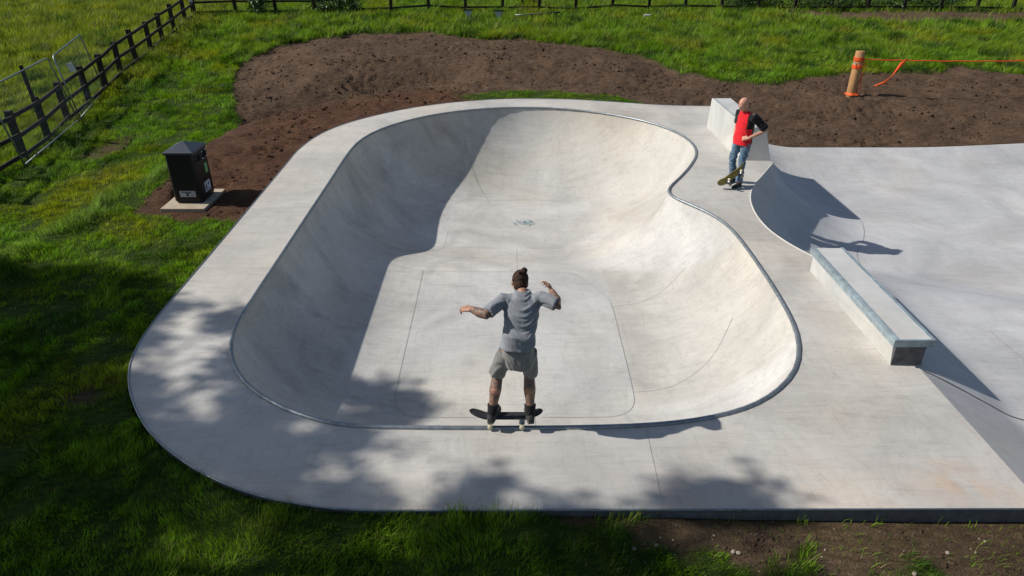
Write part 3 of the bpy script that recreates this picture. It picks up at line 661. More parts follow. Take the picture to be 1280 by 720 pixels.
# ---------------------------------------------------------------- stake with orange tape
pz = float(T(np.array([10.96, 10.9, 11.1, 11.2]), np.array([22.34, 22.1, 22.15, 22.3])).max()) - .01
pb = Vector((10.93, 22.34, pz - .2)); pt = Vector((10.95, 22.40, pz + 1.36))
stk = tag(empty('round_post', (10.93, 22.34, pz)), 'thick peeled round timber post leaning slightly in the bare soil', 'post')
MB().tube([pb, pb.lerp(pt, .5), pt], [.148, .143, .136], 24).build('shaft', M_pine, stk, True, bevel=.008)
pe = Vector((19.6, 22.0, .0)); pe.z = float(T(np.array([19.6]), np.array([22.0]))[0])
stk2 = tag(empty('round_post', pe), 'second round timber post farther right, holding the other end of the orange line', 'post')
MB().tube([pe - Vector((0, 0, .2)), pe + Vector((0, 0, 1.4))], .14, 20).build('shaft', M_pine, stk2, True)
tp = tag(empty('barrier_tape', pt), 'bright orange barrier line tied round the timber post with loose ends', 'barrier tape')
ax = (pt - pb).normalized()
def ringband(f, wd, k): 
    c = pb.lerp(pt, f); return [(c - ax * wd / 2), (c + ax * wd / 2)]
mb = MB()
for f, wd in ((.85, .10), (.70, .06), (.725, .03)):
    c = pb.lerp(pt, f)
    for j in range(4):
        tilt = Matrix.Rotation(random.uniform(-.10, .10), 3, 'X') @ Matrix.Rotation(random.uniform(-.12, .05), 3, 'Y')
        ring = [c + ax * (wd * (j / 3 - .5)) + tilt @ Vector((math.cos(a) * .152, math.sin(a) * .152, 0)) for a in np.linspace(0, 2 * math.pi, 25)[:-1]]
        mb.tube(ring, (.006, .016), 6, closed=True)
mb.build('wrap', M_orange, tp, True)
A0 = pb.lerp(pt, .85) + Vector((.1, -.12, 0)); B0 = Vector((19.6, 21.87, pe.z + 1.36))
MB().tube([A0.lerp(B0, t_) - Vector((0, 0, .10 * math.sin(math.pi * t_))) + Vector((0, 0, .008 * math.sin(t_ * 60))) for t_ in np.linspace(0, 1, 60)], (.010, .019), 6).build('line', M_orange, tp, True)
mb = MB()
for k in range(3):
    q = Vector((.155 + .02 * k, -.05 - .02 * k, 0)); mb.tube([pb.lerp(pt, f) + q + Vector((.025 * math.sin(f * 15 + k * 2), 0, 0)) for f in np.linspace(.82, .16, 14)], (.004, .018), 5)
mb.build('loose_end', M_orange, tp, True)
mb = MB(); sk = []
for a in np.linspace(0, 2 * math.pi, 30)[:-1]:
    for rr, hz in ((.150, .10), (.20 + .03 * math.sin(5 * a), .035)): sk.append((10.95 + math.cos(a) * rr, 22.34 + math.sin(a) * rr, pz + hz))
mb.add(sk, [(2 * k, 2 * ((k + 1) % 29), 2 * ((k + 1) % 29) + 1, 2 * k + 1) for k in range(29)]).build('skirt', M_orange, tp, True)
H0 = A0.lerp(B0, .155); 
MB().tube([H0, H0 + Vector((-.16, -.03, -.16)), H0 + Vector((-.40, -.1, -.50)), H0 + Vector((-.55, -.12, -.62))], [(.006, .02), (.01, .07), (.006, .015), (.004, .01)], 6).tube([H0 + Vector((-.50, -.12, -.60)), H0 + Vector((-.62, -.14, -.70)), H0 + Vector((-.90, -.15, -.80))], [(.008, .03), (.008, .04), (.004, .02)], 6).build('loose_end', M_orange, tp, True)
mb = MB().tube([pb.lerp(pt, .79) + Vector((-.13, -.1, 0)), pb.lerp(pt, .77) + Vector((-.24, -.14, -.02))], .014, 6).build('knot', M_white, tp, True)

# ---------------------------------------------------------------- small things in the far grass
def tz(x, y): return float(T(np.array([x]), np.array([y]))[0])
def tray(px, py, label):
    z0 = tz(px, py); r = tag(empty('inverted_tray', (px, py, z0)), label, 'tray', group='small grey trays standing in the long grass')
    MB().add([(px - .17, py, z0 + .42), (px + .17, py, z0 + .42), (px + .06, py - .02, z0 + .06), (px - .06, py - .02, z0 + .06), (px - .17, py + .12, z0 + .42), (px + .17, py + .12, z0 + .42), (px + .06, py + .12, z0 + .06), (px - .06, py + .12, z0 + .06)], [(0, 1, 2, 3), (5, 4, 7, 6), (1, 5, 6, 2), (4, 0, 3, 7), (0, 4, 5, 1), (3, 2, 6, 7)]).build('panel', speckle('pale_grey_sheet', (.36, .40, .46), .1, 9, .5), r)
    MB().beam((px - .23, py - .02, z0 + .44), (px + .25, py - .02, z0 + .44), .06, .05).beam((px - .2, py + .02, z0), (px - .2, py + .02, z0 + .44), .03, .03, Vector((1, 0, 0))).build('bar', M_mark, r)
tray(-2.05, 34.3, 'left one of two small grey trays under black bars in the far grass')
tray(-.62, 34.4, 'right one of two small grey trays under black bars in the far grass')
tag(MB().tube([(.15, 34.9, tz(.15, 34.9) + .14), (1.05, 35.0, tz(1.05, 35) + .16)], .032, 8).build('metal_pole', M_steel, None, True), 'pale metal pole lying in long grass below the back fence', 'pole')
tag(MB().tube([(1.08, 35.0, tz(1.05, 35) + .17), (2.3, 35.15, tz(2.3, 35.15) + .17)], .035, 8).build('dark_pole', M_mark, None, True), 'dark pole lying in the grass end to end with the pale pole', 'pole')
r = tag(empty('plank_trestle', (.85, 39.3, tz(.85, 39.3))), 'pale plank resting on two short dark stakes beyond the back fence', 'trestle'); zz = tz(.85, 39.3)
MB().beam((.3, 39.3, zz + .42), (1.35, 39.2, zz + .28), .2, .05).build('plank', M_pine, r); MB().box((.55, 39.3, zz + .17), (.12, .12, .4)).build('leg', M_mark, r); MB().box((1.15, 39.25, zz + .12), (.14, .12, .3)).build('leg', M_mark, r)
zz = tz(6.5, 35.2)
tag(MB().prism([(-.17, -.1), (.17, -.12), (.20, .1), (-.14, .12)], 0, .16, c=(6.5, 35.2, zz + .03)).build('concrete_block', M_plate, None, bevel=.03), 'small grey concrete fence foot lying in the far grass', 'block')
# stones lying on the near soil
M_peb = speckle('dusty_stone', (.26, .22, .17), .3, 40, .9)
sg = 'small pale stones on the soil in front of the deck'
for k in range(60):
    px = random.uniform(1.0, 4.9); py = random.uniform(3.75, 4.42); s_ = random.choice([.005, .006, .007, .008, .012, .017]) * random.uniform(.8, 1.3)
    mb = MB(); mb.ball((px, py, tz(px, py) + s_ * .3), (s_ * random.uniform(.9, 1.5), s_, s_ * .6), 7, 5, Matrix.Rotation(random.uniform(0, 3), 3, 'Z'))
    tag(mb.build('pebble', M_peb, None), 'small pale pebble lying on the soil in front of the deck', 'pebble', sg)

# ---------------------------------------------------------------- leafy growth: brambles and the shade trees
def leafmesh(centres, radii, per, size, zmin=-9, flat=1.0):
    V = []; cols = []; tot = 0; Vs = []
    for c, r, n in zip(centres, radii, per):
        p = rng.normal(0, .48, (n, 3)) * r; p[:, 2] *= flat; p = p + np.array(c)
        a = rng.normal(0, 1, (n, 3)); a /= np.linalg.norm(a, axis=1, keepdims=True); b_ = rng.normal(0, 1, (n, 3)); b_ -= a * (a * b_).sum(1, keepdims=True); b_ /= np.linalg.norm(b_, axis=1, keepdims=True)
        s_ = (size * (.6 + .8 * rng.random(n)))[:, None]
        q = np.stack([p - a * s_, p + b_ * s_ * .5, p + a * s_, p - b_ * s_ * .5], 1); Vs.append(q.reshape(-1, 3))
    V = np.concatenate(Vs); n = len(V) // 4; return V, np.arange(n * 4).reshape(n, 4)
M_leaf, nt, b = new_mat('leaf_green', .5, .3); vv = objvec(nt)
lc = mix(nt, ramp(nt, noise(nt, vv, 6, 3), [(.3, 0), (.7, 1)]), (.025, .06, .010), (.075, .13, .03)); nt.links.new(lc, b.inputs['Base Color'])
def bush(cs, rs, per, label, size=.06):
    z0 = tz(cs[0][0], cs[0][1]); r = tag(empty('bramble_bush', (cs[0][0], cs[0][1], z0)), label, 'bush', group='bramble bushes along the back fence')
    o_ = np.array([cs[0][0], cs[0][1], z0]); V, Fc = leafmesh([(c[0], c[1], tz(c[0], c[1]) + c[2]) for c in cs], rs, per, size); V[:, 2] = np.maximum(V[:, 2], z0 - .1)
    link('leaves', np_mesh('leaves', V - o_, Fc, 4), M_leaf, r)
    mb = MB()
    for c in cs: mb.tube([(cs[0][0], cs[0][1], z0 - .1), (c[0], c[1], z0 + c[2])], [.014, .006], 5)
    mb.build('stem', M_bark, r)
bush([(-12.3,35.6,.3),(-12.1,35.7,.7),(-12.5,35.7,.5)], [.4,.35,.35], [420,260,260], 'leafy bramble clump at the third post of the back fence')
bush([(-9.4,36.3,.25),(-8.6,36.4,.35),(-7.9,36.4,.3),(-8.4,36.5,.7)], [.5,.5,.45,.4], [700,800,600,420], 'wide bramble thicket growing through the back fence')
for k, (px, lb) in enumerate([(12.6, 'low dark bramble at the left of the right-hand fence growth'), (16.5, 'dark bramble growing above the brown soil strip at the back right'), (21, 'dark bramble at the far right end of the back fence')]):
    bush([(px + random.uniform(-1.7, 1.7), 38.1 + random.uniform(-.5, .5), random.uniform(.1, .7)) for _ in range(14)], [.6] * 14, [260] * 14, lb, .06)

def shade_tree(trunk, spots, label, seed):
    random.seed(seed); z0 = tz(*trunk); r = tag(empty('shade_tree', (trunk[0], trunk[1], z0)), label, 'tree', group='trees standing left of the view')
    base = Vector((trunk[0], trunk[1], z0)); fork = base + Vector((.4, 0, 7.2)); mb = MB()
    mb.tube([base - Vector((0, 0, .3)), base + Vector((.05, .05, 2)), base + Vector((.1, .1, 4.6)), fork], [.34, .25, .21, .18], 12)
    cs = []
    for (sx, sy, hz, rr) in spots:
        c = Vector((sx, sy, -.1)) + SDIR * ((hz + .1) / SDIR.z); cs.append((tuple(c), rr))
    # main limbs to grouped clumps
    K = 7; cen = [Vector(cs[random.randrange(len(cs))][0]) for _ in range(K)]
    for _ in range(4):
        grp = [[] for _ in range(K)]
        for c, rr in cs: grp[min(range(K), key=lambda k: (Vector(c) - cen[k]).length)].append(Vector(c))
        cen = [sum(g_, Vector()) / len(g_) if g_ else cen[k] for k, g_ in enumerate(grp)]
    for k, g_ in enumerate(grp):
        if not g_: continue
        kn = fork.lerp(cen[k], .62) + Vector((0, 0, -.2)); mb.tube([fork, fork.lerp(kn, .5) + Vector((random.uniform(-.2, .2), random.uniform(-.2, .2), .2)), kn], [.13, .09, .06], 8)
        for c in g_: mb.tube([kn, kn.lerp(c, .5) + Vector((random.uniform(-.2, .2),) * 3), c], [.030, .02, .008], 5)
    mb.build('trunk', M_bark, r, True)
    V, Fc = leafmesh([c for c, _ in cs], [rr for _, rr in cs], [int(520 * (rr / .5) ** 2) for _, rr in cs], .085, flat=.8)
    link('crown', np_mesh('crown', V - np.array(base), Fc, 4), M_leaf, r)
# where the crowns' shade falls (metres on the ground) decides where the leaf clumps hang
GAPS = [(2.6,4.1,.35),(1.6,4.25,.22),(3.4,3.9,.4),(-4.15,7.45,.30),(-3.95,7.05,.33),(-3.6,6.35,.25),(-4.4,6.9,.22),(-3.15,5.65,.18),(-1.55,5.02,.24),(-1.2,5.2,.2),(-3.3,6.0,.18),(-.65,4.75,.22),(-4.2,3.9,.22),(-2.6,3.95,.5),(-2.0,3.9,.4),(-1.0,4.1,.2),(-8.0,8.6,.35),(-6.2,8.6,.3),(-7.6,6.4,.3),(-5.5,7.4,.25),(.1,5.1,.42),(.6,5.2,.42),(-.25,5.3,.30),(1.0,5.3,.4),(.8,4.8,.30),(.3,4.72,.25),(1.3,5.4,.4),(2.2,5.3,.4),(3,5.0,.5),(.0,4.2,.2),(2.1,4.2,.2),(3.0,3.9,.3),(-5.0,5.6,.2),(-7.0,5.2,.25),(4.2,4.0,.5),(3.6,4.35,.4)]
random.seed(5); SP = []
y_ = 2.2
while y_ < 10.6:
    x_ = -10.5
    while x_ < 5.2:
        sx, sy = x_ + random.uniform(-.16, .16), y_ + random.uniform(-.16, .16); x_ += .46
        lim = np.interp(sx, [-11, -8.5, -6.4, -5.6, -4.6, -4.0, -3.4, -2.9, -2.2, -.9, .2, 1.2, 2.4, 3.0, 4.0, 5.2], [9.7, 9.75, 9.55, 9.1, 8.15, 7.95, 8.1, 8.2, 5.7, 5.25, 4.75, 4.85, 4.85, 4.5, 4.0, 3.9])
        lim2 = np.interp(sx, [-3.6, -3.3, -2.6, -1.8], [0, 8.3, 8.4, 8.2])
        if sy > lim: continue
        if any((sx - g_[0]) ** 2 + (sy - g_[1]) ** 2 < (g_[2] + .12) ** 2 for g_ in GAPS): continue
        if random.random() < (.06 if sx < -.9 or sx > .9 else .13): continue
        SP.append((sx, sy, random.uniform(9.5, 13.5) if sx < -1 else random.uniform(9.5, 12), random.uniform(.30, .45)))
    y_ += .46
shade_tree((-21.5, 7.5), [s_ for s_ in SP if s_[0] < -4.2], 'broad leafy tree standing farther left of the bowl', 3)
shade_tree((-15.0, 4.6), [s_ for s_ in SP if s_[0] >= -4.2], 'leafy tree nearer the bowl, casting dappled shade on the deck', 4)
# ---------------------------------------------------------------- figures
def remeshed(mb, name, mat, parent, voxel=.007, smooth=4, disp=None, attr=None):
    me = bpy.data.meshes.new('tmp'); me.from_pydata(mb.v, [], mb.f)
    import bmesh
    bm = bmesh.new(); bm.from_mesh(me); bmesh.ops.recalc_face_normals(bm, faces=bm.faces); bm.to_mesh(me); bm.free()
    t_ = bpy.data.objects.new('tmp', me); COL.objects.link(t_)
    a = t_.modifiers.new('r', 'REMESH'); a.mode = 'VOXEL'; a.voxel_size = voxel
    if smooth: c = t_.modifiers.new('s', 'SMOOTH'); c.iterations = smooth; c.factor = .5
    bpy.context.view_layer.update(); dg = bpy.context.evaluated_depsgraph_get()
    out = bpy.data.meshes.new_from_object(t_.evaluated_get(dg), depsgraph=dg); bpy.data.objects.remove(t_); out.name = name
    n = len(out.vertices); co = np.empty(n * 3, np.float32); out.vertices.foreach_get('co', co); co = co.reshape(-1, 3)
    if disp is not None:
        nr = np.empty(n * 3, np.float32); out.vertices.foreach_get('normal', nr); co = co + nr.reshape(-1, 3) * disp(co)[:, None]
        out.vertices.foreach_set('co', co.astype(np.float32).ravel()); out.update()
    if attr is not None: fattr(out, 'paint', attr(co))
    out.transform(Matrix.Translation(-parent_off(parent)))
    out.materials.clear(); return link(name, out, mat, parent, True)
def skin_mat(name, base, ink=(.05, .055, .055)):
    m, nt, b = new_mat(name, .5, .35); v = objvec(nt)
    c = mix(nt, ramp(nt, noise(nt, v, 9, 4), [(.3, 0), (.7, 1)]), tuple(x * .82 for x in base), tuple(x * 1.1 for x in base))
    A = node(nt, 'ShaderNodeAttribute', attribute_name='paint').outputs['Fac']
    f = node(nt, 'ShaderNodeMath', operation='MULTIPLY'); nt.links.new(A, f.inputs[0]); nt.links.new(ramp(nt, noise(nt, v, 24, 4, .7, 1.5), [(.42, .25), (.56, .95)]), f.inputs[1])
    c = mix(nt, f.outputs[0], c, ink); nt.links.new(c, b.inputs['Base Color']); b.inputs['Subsurface Weight'].default_value = .05
    b.inputs['Subsurface Radius'].default_value = (.01, .004, .002); return m
def cloth(name, base, var=.16, scale=14, other=None):
    m, nt, b = new_mat(name, .9, .15); v = objvec(nt)
    c = mix(nt, ramp(nt, noise(nt, v, scale, 5, .6), [(.3, 0), (.7, 1)]), tuple(x * (1 - var) for x in base), tuple(x * (1 + var) for x in base))
    if other is not None:
        A = node(nt, 'ShaderNodeAttribute', attribute_name='paint').outputs['Fac']; c = mix(nt, A, c, other)
    nt.links.new(c, b.inputs['Base Color']); b.inputs['Sheen Weight'].default_value = .15
    bump(nt, b, noise(nt, v, 260, 2, .5), .25, .001); return m
def hand(mb, wrist, d, palm_n, side, curl=.5, L=.185, spread=.12):
    """wrist point, direction to the knuckles, palm normal (towards the palm), side = direction of the thumb"""
    w0 = Vector(wrist); d = Vector(d).normalized(); nrm = Vector(palm_n); nrm -= d * nrm.dot(d); nrm.normalize(); lat = d.cross(nrm); lat.normalize()
    if lat.dot(Vector(side)) < 0: lat = -lat
    M = Matrix((d, lat, nrm)).transposed(); pl = L * .50
    mb.ball(w0 + d * pl * .55, (pl * .62, .040, .017), 14, 9, M); mb.box(w0 + d * pl * .55, (pl * .8, .066, .022), M=M)
    mb.tube([w0 - d * .03, w0, w0 + d * .03], [(.027, .021), (.026, .019), (.030, .018)], 10)
    for i, fl in enumerate((.88, 1.0, .94, .74)):
        o = (1.5 - i) * .0215; p = w0 + d * (pl * (.96 - .05 * abs(i - 1))) + lat * o; dirv = (d + lat * spread * (1.5 - i) * .5).normalized()
        segs = [.42, .32, .26]; pts = [p - dirv * .03, p]; ang = curl * (.55 + .12 * i); cur = dirv
        for s_ in segs:
            cur = (Matrix.Rotation(ang, 3, cur.cross(nrm).normalized()) @ cur).normalized(); p = p + cur * (L * .46 * fl * s_); pts.append(p)
        mb.tube(pts, [.0095, .0098, .0090, .0083, .0066], 8); mb.ball(pts[-1], .0068, 8, 6)
    tb = w0 + d * pl * .28 + lat * .026; td = (d * .75 + lat * .75 + nrm * .25).normalized(); t2 = (td * .8 + d * .5 + nrm * .25).normalized()
    mb.tube([tb - td * .02, tb, tb + td * .035, tb + td * .035 + t2 * .028, tb + td * .035 + t2 * .05], [.013, .014, .0115, .0100, .0075], 8)
def limb(mb, pts, rad, n=14): mb.tube(pts, rad, n); mb.ball(pts[0], rad[0] if not hasattr(rad[0], '__len__') else max(rad[0]), 12, 8); mb.ball(pts[-1], rad[-1] if not hasattr(rad[-1], '__len__') else max(rad[-1]), 12, 8)
def head(mb, c, M, s=1.0):
    c = Vector(c); P = lambda x_, y_, z_: c + M @ Vector((x_ * s, y_ * s, z_ * s))      # x lateral, y forward, z up
    mb.ball(P(0, -.012, .028), (.076 * s, .096 * s, .092 * s), 20, 14, M); mb.ball(P(0, .018, -.03), (.060 * s, .072 * s, .075 * s), 18, 12, M)
    mb.ball(P(0, .048, -.082), (.034 * s, .032 * s, .026 * s), 14, 8, M); mb.ball(P(0, .082, .018), (.050 * s, .012 * s, .012 * s), 12, 8, M)
    mb.tube([P(0, .082, .016), P(0, .096, -.008), P(0, .106, -.026)], [.008 * s, .010 * s, .014 * s], 8); mb.ball(P(0, .101, -.028), (.018 * s, .012 * s, .010 * s), 10, 6, M)
    mb.ball(P(0, .082, -.055), (.024 * s, .010 * s, .007 * s), 10, 6, M); mb.ball(P(0, .080, -.066), (.021 * s, .010 * s, .006 * s), 10, 6, M)
    for q in (-1, 1): mb.ball(P(q * .078, -.004, -.008), (.009 * s, .020 * s, .031 * s), 10, 8, M); mb.ball(P(q * .045, .056, -.022), (.022 * s, .018 * s, .018 * s), 10, 8, M)
    return P
def frame(fwd, up):
    u = Vector(up).normalized(); f = Vector(fwd); f = (f - u * f.dot(u)).normalized(); l = f.cross(u); return Matrix((l, f, u)).transposed()   # x = right-hand side of the figure
def shoe(name, ank, fwd, sole, mat, parent, L=.29):
    f = Vector(fwd).normalized(); a = Vector(ank); z_ = sole; mb = MB(); r = f.cross(Vector((0, 0, 1)))
    M = Matrix((r, f, Vector((0, 0, 1)))).transposed(); c = Vector((a.x, a.y, 0))
    secs = [(-.085, .028, .065, .036), (-.06, .036, .085, .045), (-.01, .040, .090, .048), (.05, .042, .065, .034), (.11, .048, .052, .027), (.165, .045, .044, .023), (.20, .030, .034, .018)]
    V = []; n = 14
    for (y_, hw, hh, cz) in secs:
        for k in range(n):
            t_ = 2 * math.pi * k / n; V.append(c + M @ Vector((math.cos(t_) * hw, y_, z_ + hh / 2 + .006 + math.sin(t_) * hh / 2 * (1 if math.sin(t_) > 0 else 1))))
    Fc = [(i * n + k, i * n + (k + 1) % n, (i + 1) * n + (k + 1) % n, (i + 1) * n + k) for i in range(len(secs) - 1) for k in range(n)] + [tuple(range(n)), tuple((len(secs) - 1) * n + k for k in range(n))]
    mb.add(V, Fc); mb.tube([Vector((a.x, a.y, z_ + .078)) - f * .015, Vector((a.x, a.y, z_ + .04)) - f * .01], [.047, .050], 12)
    o = remeshed(mb, name, mat, parent, .006, 3)
    sole_p = [(r.x * hw * 1.05 * q, 0) for hw, q in ((1, 1),)]
    pts = []
    for (y_, hw, hh, cz) in secs: pts.append(c + M @ Vector((hw * 1.04, y_, 0)))
    for (y_, hw, hh, cz) in secs[::-1]: pts.append(c + M @ Vector((-hw * 1.04, y_, 0)))
    MB().prism([(p.x, p.y) for p in pts], z_, z_ + .020).build('sole', M_rubber, o, bevel=.004)
    return o
M_rubber = speckle('shoe_rubber', (.10, .09, .075), .2, 20, .7, bumpk=0)

def skateboard(name, M, origin, L, label, deckmat, gripmat, truckh=.055):
    """deck along local X, grip side local +Z; origin = ground contact point under the middle"""
    r = tag(empty(name, origin), label, 'skateboard'); o = Vector(origin); hw = .101; n = 40; top = []; V = []
    prof = []
    for i in range(n + 1):
        x_ = -L / 2 + L * i / n; e = max(0, abs(x_) - L * .285); zz = truckh + .026 * 2 + e * .36 + e * e * 1.2 * 0
        q = max(0, (abs(x_) - (L / 2 - hw * 1.05)) / (hw * 1.05)); w_ = hw * math.sqrt(max(0.0, 1 - q ** 2.3)); prof.append((x_, zz, max(w_, .004)))
    def slab_(z0, z1, shr):
        V = []; m_ = 9
        for (x_, zz, w_) in prof:
            for j in range(m_): s_ = -1 + 2 * j / (m_ - 1); V.append(o + M @ Vector((x_ * shr, s_ * w_ * shr, zz + z0 + .007 * s_ ** 4)))
            for j in range(m_): s_ = 1 - 2 * j / (m_ - 1); V.append(o + M @ Vector((x_ * shr, s_ * w_ * shr, zz + z1 + .007 * s_ ** 4)))
        k = 2 * m_; Fc = [(i * k + j, i * k + (j + 1) % k, (i + 1) * k + (j + 1) % k, (i + 1) * k + j) for i in range(n) for j in range(k)]
        Fc += [tuple(range(k)), tuple(n * k + j for j in range(k))]; mb = MB(); return mb.add(V, Fc)
    slab_(0, .011, 1).build('board', deckmat, r, True); slab_(.0115, .0135, .992).build('grip', gripmat, r, True)
    Mr = M
    for sx in (-1, 1):
        tx = sx * L * .215; tk = MB(); P = lambda a, b_, c: o + M @ Vector((a, b_, c))
        tk.tube([P(tx, -.065, .027), P(tx, .065, .027)], [.010, .010], 10).tube([P(tx, 0, .03), P(tx + sx * .01, 0, truckh + .05)], [(.03, .022), (.028, .02)], 10).box(P(tx, 0, truckh + .047), (.08, .055, .008), M=M)
        t_ = tk.build('truck', M_steel, r)
        for sy in (-1, 1): MB().tube([P(tx, sy * .070, .027), P(tx, sy * .076, .027), P(tx, sy * .100, .027), P(tx, sy * .105, .027)], [.020, .027, .027, .021], 18).build('wheel', M_wheel, t_, True)
    return r

# ------------------------------------------------ skater seen from behind, standing on the board at the coping
BY = 5.655
TB = R_(19); skateboard('skateboard', Matrix.Rotation(-TB, 3, 'X'), (-.062, BY - .0, -.010), .775, 'dark skateboard on the coping under the skater in the grey shirt', M_mark, M_grip)
sk = tag(empty('person', (0, BY, .12)), 'skater seen from behind, hair in a bun, grey shirt and shorts, arms held out', 'person')
topz = .112
aL, kL, hL = Vector((-.205, BY - .025, topz + .085)), Vector((-.15, BY + .11, .60)), Vector((-.035, BY + .02, .97))
aR, kR, hR = Vector((.190, BY - .025, topz + .085)), Vector((.178, BY + .11, .60)), Vector((.15, BY + .02, .97))
waist = Vector((.065, BY + .0, 1.08)); chest = Vector((.09, BY + .10, 1.32)); neck = Vector((.105, BY + .22, 1.488)); hc = Vector((.078, BY + .345, 1.53))
Mt = frame((0, 1, -.30), (0.04, .30, 1)); Mh = frame((-.12, .80, -.65), (.06, .62, .8))
shL, shR = Vector((-.085, BY + .165, 1.44)), Vector((.275, BY + .165, 1.46))
elL, wrL = Vector((-.255, BY - .02, 1.375)), Vector((-.395, BY + .14, 1.345))
elR, wrR = Vector((.455, BY + .07, 1.43)), Vector((.395, BY + .26, 1.475))
body = MB()
for a, k, h in ((aL, kL, hL), (aR, kR, hR)):
    m1 = a.lerp(k, .62) + Vector((0, -.022, 0))
    limb(body, [a - Vector((0, 0, .05)), a + Vector((0, 0, .03)), a.lerp(k, .35) + Vector((0, -.008, 0)), m1, k - Vector((0, 0, .04)), k, k.lerp(h, .35), k.lerp(h, .8), h], [.038, .039, .050, .064, .056, .058, .064, .070, .068])
body.loft([(waist + Vector((0, 0, -.18)), .10, .08, Mt), (waist + Vector((0, 0, -.08)), .125, .095, Mt), (waist, .125, .09, Mt), (chest, .165, .11, Mt), (chest.lerp(neck, .6), .155, .09, Mt), (neck + Vector((0, -.02, .0)), .07, .06, Mt)], 20)
body.tube([neck - Vector((0, .06, .05)), neck, hc + Mh @ Vector((0, -.03, -.05))], [.062, .056, .054], 14)
head(body, hc, Mh)
limb(body, [shL, shL.lerp(elL, .5), elL, elL.lerp(wrL, .4), wrL], [.055, .052, .048, .050, .034]); limb(body, [shR, shR.lerp(elR, .5), elR, elR.lerp(wrR, .4), wrR], [.055, .052, .048, .050, .034])
hand(body, wrL, (-.88, .35, -.12), (-.1, .3, -1), (0, 1, 0), .55, .18); hand(body, wrR, (-.30, .75, .50), (-.8, -.1, -.5), (0, -.2, 1), .75, .18)
def inkf(co):
    v = np.zeros(len(co))
    for a, b_, in ((elL - (wrL - elL) * .4, wrL), (elR - (wrR - elR) * .3, wrR), (aL, kL), (aR, kR)):
        a = np.array(a); b_ = np.array(b_); ab = b_ - a; t_ = np.clip(((co - a) @ ab) / (ab @ ab), 0, 1); d = np.linalg.norm(co - a - t_[:, None] * ab, axis=1); v = np.maximum(v, ((d < .075) & (t_ < .98)) * 1.0)
    return v * .85
remeshed(body, 'body', skin_mat('tanned_skin', (.36, .185, .115)), sk, .0062, 3, attr=inkf)
M_grey = cloth('grey_jersey', (.215, .224, .240), .10); M_short = cloth('faded_grey_shorts', (.185, .180, .170), .22, 7)
sh = MB(); U = lambda p, dx=0, dy=0, dz=0: p + Vector((dx, dy, dz))
sh.loft([(U(waist, -.01, -.01, -.055), .172, .142, None), (U(waist, -.005, -.01, -.03), .170, .140, None), (U(waist, 0, 0, .06), .163, .132, Mt), (waist.lerp(chest, .5), .163, .124, Mt), (chest, .176, .125, Mt), (chest.lerp(neck, .45), .190, .112, Mt), (chest.lerp(neck, .78), .165, .108, Mt), (U(neck, 0, -.015, -.005), .098, .088, Mt), (U(neck, 0, .0, .030), .078, .074, Mt)], 26, 2.3)
for s_, e_ in ((shL, elL), (shR, elR)):
    inn = s_ + (Vector((.09, BY + .12, 1.40)) - s_) * .35; sh.tube([inn, s_, s_.lerp(e_, .5), s_.lerp(e_, .86)], [(.070, .068), (.072, .070), (.070, .066), (.074, .066)], 18)
def folds(amp, sx, sz, seed):
    def f(co):
        u = co[:, 0] * sx + co[:, 1] * sx * .6; v = co[:, 2] * sz + .9 * np.sin(co[:, 0] * 14)
        return amp * (fbm(u, v, 3, seed) * 1.3 - .25 * np.abs(fbm(u * 1.7, v * 1.7, 2, seed + 5)))
    return f
remeshed(sh, 't_shirt', M_grey, sk, .0075, 3, folds(.015, 4, 17, 81))
so = MB(); so.loft([(U(waist, 0, 0, -.30), .140, .115, None), (U(waist, 0, 0, -.2), .158, .130, None), (U(waist, 0, -.005, -.10), .155, .124, None), (U(waist, 0, 0, .03), .152, .120, None)], 24)
for k, h, q in ((kL, hL, -1), (kR, hR, 1)):
    top_ = h + Vector((q * .006, 0, -.05)); bt = k + Vector((q * .010, -.005, .005)); so.tube([top_, top_.lerp(bt, .35), top_.lerp(bt, .75), bt], [(.092, .102), (.094, .098), (.088, .090), (.085, .084)], 20)
remeshed(so, 'shorts', M_short, sk, .0078, 3, folds(.015, 9, 6, 91))
hr = MB(); P = lambda x_, y_, z_: hc + Mh @ Vector((x_, y_, z_))
hr.ball(P(0, -.022, .036), (.083, .098, .095), 22, 16, Mh); hr.ball(P(0, -.060, -.035), (.070, .056, .068), 18, 12, Mh)
bun = Vector((.120, BY + .30, 1.69)); hr.tube([P(.01, -.06, .09), bun], [.022, .016], 10); hr.ball(bun, (.032, .030, .036), 14, 10); hr.ball(bun + Vector((-.045, 0, -.02)), (.014, .012, .018), 8, 6)
M_hair = speckle('dark_brown_hair', (.036, .016, .009), .45, 30, .85, 0, .6, (1, 1, .3)); remeshed(hr, 'hair', M_hair, sk, .006, 1, lambda co: .006 * fbm(co[:, 0] * 60, co[:, 2] * 40 + co[:, 1] * 30, 2, 7))
M_sock = cloth('black_sock', (.010, .010, .012), .2, 30); M_shoe = cloth('charcoal_suede', (.035, .034, .032), .3, 25)
for a, k, fw in ((aL, kL, (.30, 1, 0)), (aR, kR, (-.10, 1, 0))):
    remeshed(MB().tube([a - Vector((0, 0, .06)), a, a.lerp(k, .11), a.lerp(k, .22)], [.052, .053, .057, .064], 16), 'sock', M_sock, sk, .006, 2, lambda co: .003 * fbm(co[:, 0] * 20, co[:, 2] * 50, 2, 9)); shoe('shoe', a, fw, topz, M_shoe, sk)

